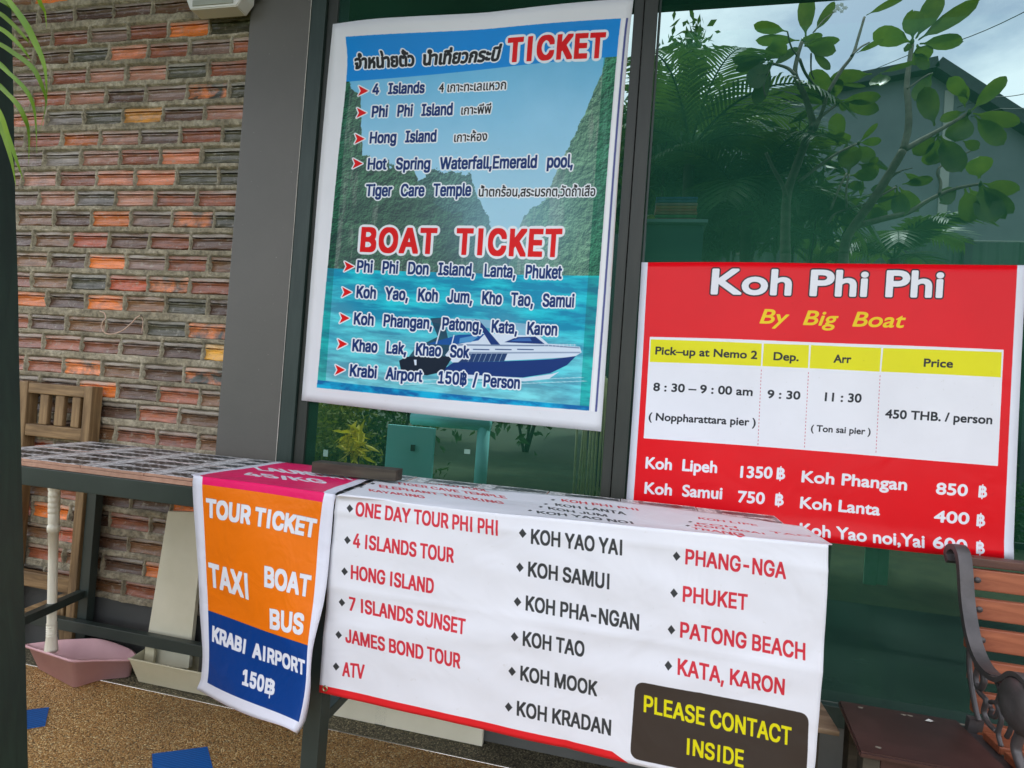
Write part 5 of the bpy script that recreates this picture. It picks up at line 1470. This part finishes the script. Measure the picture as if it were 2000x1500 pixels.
fl = plum_tree('frangipani tree with a small white flower head, the left of two behind the window', (790, 1290), 4.0,
    [([(790, 1290), (790, 1150), (800, 980), (850, 830), (900, 700), (930, 640), (915, 570), (885, 480), (840, 380), (850, 290), (872, 215)], .034, .013, .2), ([(842, 385), (800, 345), (725, 322)], .012, .008, .1),
     ([(915, 650), (960, 600), (1050, 530)], .014, .009, .3), ([(862, 300), (890, 370), (940, 440), (985, 500)], .010, .007, .2), ([(1000, 480), (1070, 360), (1130, 280), (1160, 190), (1190, 88)], .014, .008, .3), ([(1125, 282), (1170, 240), (1215, 215)], .008, .005, .3),
     ([(860, 920), (950, 850), (1050, 780), (1150, 730)], .013, .007, .3), ([(920, 270), (920, 360), (935, 400)], .006, .005, .2), ([(690, 775), (730, 860), (775, 940), (792, 1000)], .011, .016, .0), ([(930, 165), (985, 100), (1040, 60)], .004, .003, .3),
     ([(690, 490), (680, 430), (720, 330)], .006, .004, .1), ([(800, 160), (820, 240), (862, 300)], .005, .006, .2), ([(940, 660), (985, 540), (1000, 480)], .014, .012, .2)], Ll, .034)
M_FLOW = simple('white_blossom', srgb(220, 222, 206), srgb(236, 236, 222), bump=0)
g = random.Random(3); parts = []
for k in range(9):
    c = PM(*Z6(1066 + g.uniform(-26, 30), 42 + g.uniform(-24, 20)), 4.3)
    for a in range(5):
        an = a * 1.257 + k; d = Vector((math.cos(an), .2, math.sin(an))) * .016; s_ = Vector((-math.sin(an), 0, math.cos(an))) * .006
        parts.append(([c, c + d * .6 + s_, c + d, c + d * .6 - s_], [(0, 1, 2, 3)]))
V, F = join(parts); link('flowers', mesh('flowers', [v - fl.location for v in V], F), M_FLOW, fl)

def foliage(cx, cy, cz, rx, ry, rz, n, size, seedv, asp=2.4, clumps=14):
    """a crown: many small leaves gathered in uneven clumps"""
    g = np.random.default_rng(seedv)
    cc = g.normal(size=(clumps, 3)); cc /= np.linalg.norm(cc, axis=1)[:, None]; cc *= g.uniform(.3, .95, (clumps, 1)) * [rx, ry, rz]
    k = g.integers(0, clumps, n); p = cc[k] + g.normal(size=(n, 3)) * np.array([rx, ry, rz]) * .20 + [cx, cy, cz]
    d = g.normal(size=(n, 3)); d[:, 2] -= .6; d /= np.linalg.norm(d, axis=1)[:, None]
    u = g.normal(size=(n, 3)); s_ = np.cross(d, u); s_ /= np.linalg.norm(s_, axis=1)[:, None]
    L_ = size * g.uniform(.6, 1.3, (n, 1)); w = L_ / asp
    nr = np.cross(d, s_)
    V = np.stack([p, p + d * L_ * .45 + s_ * w * .5 + nr * w * .15, p + d * L_, p + d * L_ * .45 - s_ * w * .5 + nr * w * .15], 1).reshape(-1, 3)
    F = np.arange(n * 4).reshape(n, 4)
    me = bpy.data.meshes.new('crown'); me.from_pydata(V.tolist(), [], F.tolist()); return me
def shrub(name, label, cat, px, py, Yv, rx, ry, rz, n, size, seedv, mat, group=None, asp=2.4, clumps=16):
    c = PM(px, py, Yv); root = thing(name, label, cat, (c.x, c.y, -.06), group)
    me = foliage(0, 0, c.z + .06, rx, ry, rz, n, size, seedv, asp, clumps)
    link('crown', me, mat, root)
    g = random.Random(seedv); parts = []
    for k in range(5):
        a = g.uniform(0, 6.28)
        parts.append(tube([Vector((g.uniform(-.06, .06), g.uniform(-.06, .06), 0)), Vector((math.cos(a) * rx * .25, math.sin(a) * ry * .25, c.z * .5)), Vector((math.cos(a) * rx * .5, math.sin(a) * ry * .5, c.z + g.uniform(-.3, .4) * rz))], [.03, .02, .006], 6))
    link('trunk', mesh('trunk', *join(parts), True), M_BARKD, root); return root
shrub('evergreen_tree', 'dark leafy tree beyond the left edge of the right window', 'tree', 1300, 240, 5.2, .42, .45, .95, 3400, .11, 1, M_DKLEAF, clumps=26)
shrub('garden_shrub', 'dense dark shrub low behind the left frangipani trunk', 'shrub', 1390, 410, 5.4, .85, .5, .55, 4200, .13, 2, M_DKLEAF, clumps=26)
shrub('garden_shrub', 'shrub of long drooping leaves between the two frangipani trunks', 'shrub', 1560, 400, 4.7, .36, .3, .52, 700, .20, 3, M_DKLEAF, asp=4.5, clumps=18)
shrub('croton_bush', 'yellow green bush behind the glass below the left end of the blue poster', 'bush', 640, 860, 5.6, .55, .4, .62, 3600, .07, 4, M_YLEAF, clumps=26)
shrub('garden_shrub', 'dark shrub behind the yellow green bush below the blue poster', 'shrub', 720, 860, 6.4, 1.0, .4, .9, 4200, .10, 5, M_DKLEAF, clumps=26)
shrub('garden_hedge', 'dark hedge behind the glass at the height of the red poster', 'hedge', 1750, 1010, 6.6, 2.6, .4, .55, 6000, .10, 6, M_DKLEAF, clumps=60)
shrub('croton_plant', 'small bright yellow leaved plant behind the glass above the wooden plank', 'plant', 692, 868, 4.4, .10, .1, .14, 90, .13, 9, M_YB, asp=3.2, clumps=6)
# feather palms
def palm_tree(label, base, height, nf, fl_, seedv, lean=(0, 0), leaf=.42, lw=.028, tilt=.35, n=34):
    root = thing('feather_palm', label, 'palm', (base[0], base[1], -.06), 'feather palms beyond the window')
    top = Vector((lean[0], lean[1], height))
    link('trunk', mesh('trunk', *tube(smooth_path([Vector((0, 0, 0)), top * .5 + Vector((.03, 0, 0)), top], 4), .045, 8), True), M_BARKD, root)
    g = random.Random(seedv)
    for k in range(nf):
        a = 6.283 * k / nf + g.uniform(-.3, .3)
        V, F = frond(top, Vector((math.cos(a), math.sin(a), tilt + g.uniform(.1, 1.3))), fl_ * g.uniform(.8, 1.1), 1.9, n, leaf, lw, seedv * 31 + k, .35)
        link('frond', mesh('frond', V, F), M_DKLEAF, root)
    return root
p = PM(1345, 330, 4.8); palm_tree('tall feather palm at the upper left beyond the right window', (p.x, p.y), p.z + .2, 13, 1.25, 3)
p = PM(1460, 400, 4.9); palm_tree('shorter feather palm behind the frangipani trees', (p.x, p.y), p.z, 9, 1.1, 4)
p = PM(1745, 520, 5.4); palm_tree('small palm showing just above the red poster in front of the sheet fence', (p.x, p.y), p.z + .12, 9, .75, 6, leaf=.30, lw=.03, tilt=.5, n=26)
for ch in S.collection.objects:
    pass

# neighbouring building with its gable towards the window
YBv = 13.0
gb = lambda x, y, Y=YBv: PM(x, y, Y)
M_GABLE = simple('grey_gable_render', srgb(112, 120, 122), srgb(128, 136, 138), 1.2, .85, .1, 20)
M_PANEL = simple('pale_wall_panel', srgb(176, 176, 166), srgb(192, 192, 182), 1.5, .8, .1, 20)
M_BARGE = simple('dark_barge_board', srgb(52, 58, 62), srgb(64, 70, 74), 3, .7, .1, 20)
ridge = gb(1820, 136); le = gb(1400, 218); re_ = gb(2120, 330); re2 = gb(1890, 162)
house = thing('gabled_building', 'grey building with dark gable edge behind the frangipani trees', 'building', (ridge.x, ridge.y, -.06))
Yh = ridge.y; ridge = Vector((ridge.x, Yh, ridge.z)); le.y = re_.y = Yh
le_x = gb(1180, 262); prof_ = [(le_x.x, -.06), (re_.x, -.06), (re_.x, re_.z), (ridge.x, ridge.z), (le_x.x, le_x.z)]
V = [Vector((x, Yh, z)) - house.location for x, z in prof_]; V += [v + Vector((0, 6, 0)) for v in V]
link('wall', mesh('wall', V, [(0, 1, 2, 3, 4), (9, 8, 7, 6, 5)] + [(i, i + 5, (i + 1) % 5 + 5, (i + 1) % 5) for i in range(5)]), M_GABLE, house)
def rake(a, b, name='barge_board'):
    bm = bmesh.new(); bar(bm, Vector((a.x, Yh - .12, a.z)) - house.location, Vector((b.x, Yh - .12, b.z)) - house.location, .30, .22)
    link(name, bm_mesh(name, bm), M_BARGE, house)
rake(le_x, ridge + Vector((0, 0, .02))); rake(ridge + Vector((.0, 0, .02)), re_)
q0, q1 = gb(1842, 160), gb(1878, 470)
x0, x1 = gb(1832, 470).x, gb(1872, 470).x; x0b, x1b = gb(1846, 160).x, gb(1880, 200).x
box_obj('wall_panel', (min(x0, x0b), Yh - .03, 1.5), (max(x1, x1b) - .25, Yh - .002, gb(1842, 178).z), M_PANEL, house, .005)
# sheet metal fence
YFv = 7.6
fz = PM(1850, 471, YFv).z; fy = PM(1850, 471, YFv).y
fence = thing('sheet_metal_fence', 'dark green sheet metal fence with posts, just above the red poster', 'fence', (3.0, fy, -.06))
M_FENCE = simple('green_sheet_metal', srgb(52, 74, 64), srgb(66, 88, 76), 2, .5, .1, 20)
fx0, fx1 = PM(1200, 470, YFv).x, PM(2300, 470, YFv).x; npn = 9; pw = (fx1 - fx0) / npn
for i in range(npn):
    nx = 24; V, F = [], []
    for k in range(nx + 1):
        x = fx0 + i * pw + .004 + (pw - .008) * k / nx; dy = -.012 * (1 if (k % 6) in (0, 1) else 0)
        V += [(x, fy + dy, -.06), (x, fy + dy, fz - .008 + .003 * (i % 2))]
    for k in range(nx): F.append((k * 2, k * 2 + 2, k * 2 + 3, k * 2 + 1))
    link('sheet', mesh('sheet', [Vector(v) - fence.location for v in V], F), M_FENCE, fence)
for i in range(npn + 1):
    x = fx0 + i * pw; box_obj('post', (x - .045, fy - .07, -.06), (x + .045, fy - .014, fz + .02), M_BARGE, fence, .004)
box_obj('cap_rail', (fx0, fy - .01, fz), (fx1, fy + .012, fz + .012), M_PANEL, fence, .002)
# overhead wires
M_WIRE = simple('black_wire', G(.02), G(.03), bump=0)
for (a, b, Y1, Y2) in (((1780, 105), (2100, -30), 11, 8), ((1935, 190), (2110, 138), 12, 10), ((1955, 212), (2110, 170), 12, 10)):
    A, B = PM(*a, Y1), PM(*b, Y2); P = [A.lerp(B, t) + Vector((0, 0, -.12 * math.sin(math.pi * t))) for t in np.linspace(0, 1, 12)]
    P = [A + (A - B) * .5 + Vector((0, 0, 0))] + P
    o = link('overhead_wire', mesh('overhead_wire', *tube(P, .007, 5)), M_WIRE)
    tag(o, {105: 'thin wire crossing the sky highest above the gable', 190: 'upper of two thick wires right of the gable', 212: 'lower of two thick wires right of the gable'}[a[1]], 'wire', 'overhead wires')
# pale gateway across the garden
Yg = 5.2; gx = lambda x, y: PM(x, y, Yg)
M_GATE = simple('pale_green_white_paint', srgb(150, 250, 244), srgb(176, 255, 250), 2, .6, .1, 20)
gate = thing('garden_gateway', 'pale gateway with door leaf seen through the glass below the blue poster', 'gateway', (gx(850, 900).x, gx(850, 900).y, -.06))
def gtube(name, pts_, r): link(name, mesh(name, *tube([p - gate.location for p in pts_], r, 12), True), M_GATE, gate)
gp = gx(942, 880); gy = gp.y
gtube('gate_post', [Vector((gp.x, gy, -.06)), Vector((gp.x, gy, gx(942, 838).z + .03))], .062)
gl_ = gx(806, 812); gtube('gate_beam', [Vector((gl_.x, gy, gx(880, 822).z)), Vector((gp.x + .06, gy, gx(880, 822).z))], .07)
d0, d1 = gx(766, 880), gx(856, 880)
box_obj('door_leaf', (d0.x, gy - .15, -.06), (d1.x, gy - .11, gx(810, 831).z), M_GATE, gate, .003)
box_obj('door_handle', (gx(815, 870).x, gy - .17, gx(815, 878).z), (gx(822, 870).x, gy - .151, gx(815, 866).z), M_BARGE, gate, .001)
# bamboo screen right of it
bs = PM(1160, 870, 5.6); scr = thing('bamboo_screen', 'row of thin pale canes behind the glass below the blue poster', 'screen', (bs.x, bs.y, -.06))
g = random.Random(8); M_CANE = simple('pale_cane', srgb(214, 210, 150), srgb(240, 236, 190), 9, .6, .1)
for k in range(16):
    x = bs.x - .16 + k * .032 + g.uniform(-.006, .006); zt_ = bs.z + .62 + g.uniform(-.05, .12)
    link('cane', mesh('cane', *tube([Vector((x, bs.y, -.06)) - scr.location, Vector((x + g.uniform(-.03, .03), bs.y, zt_)) - scr.location], .009 + .004 * g.random(), 5), True), M_CANE, scr)
# far trees closing the view behind the fence
for k, (px, py, Yv, rx, rz) in enumerate(((1050, 560, 11, 1.9, 2.3), (800, 640, 12, 2.4, 2.2), (500, 600, 13, 2.6, 2.8), (1230, 430, 9, 1.2, 1.6))):
    shrub('garden_tree', ['broad dark tree behind the mullion between the windows', 'dark tree behind the blue poster', 'dark tree at the far left beyond the window', 'dark tree left of the feather palms'][k], 'tree', px, py, Yv, rx, 1.0, rz, 4500, .24, 20 + k, M_DKLEAF, 'trees beyond the garden', clumps=30)
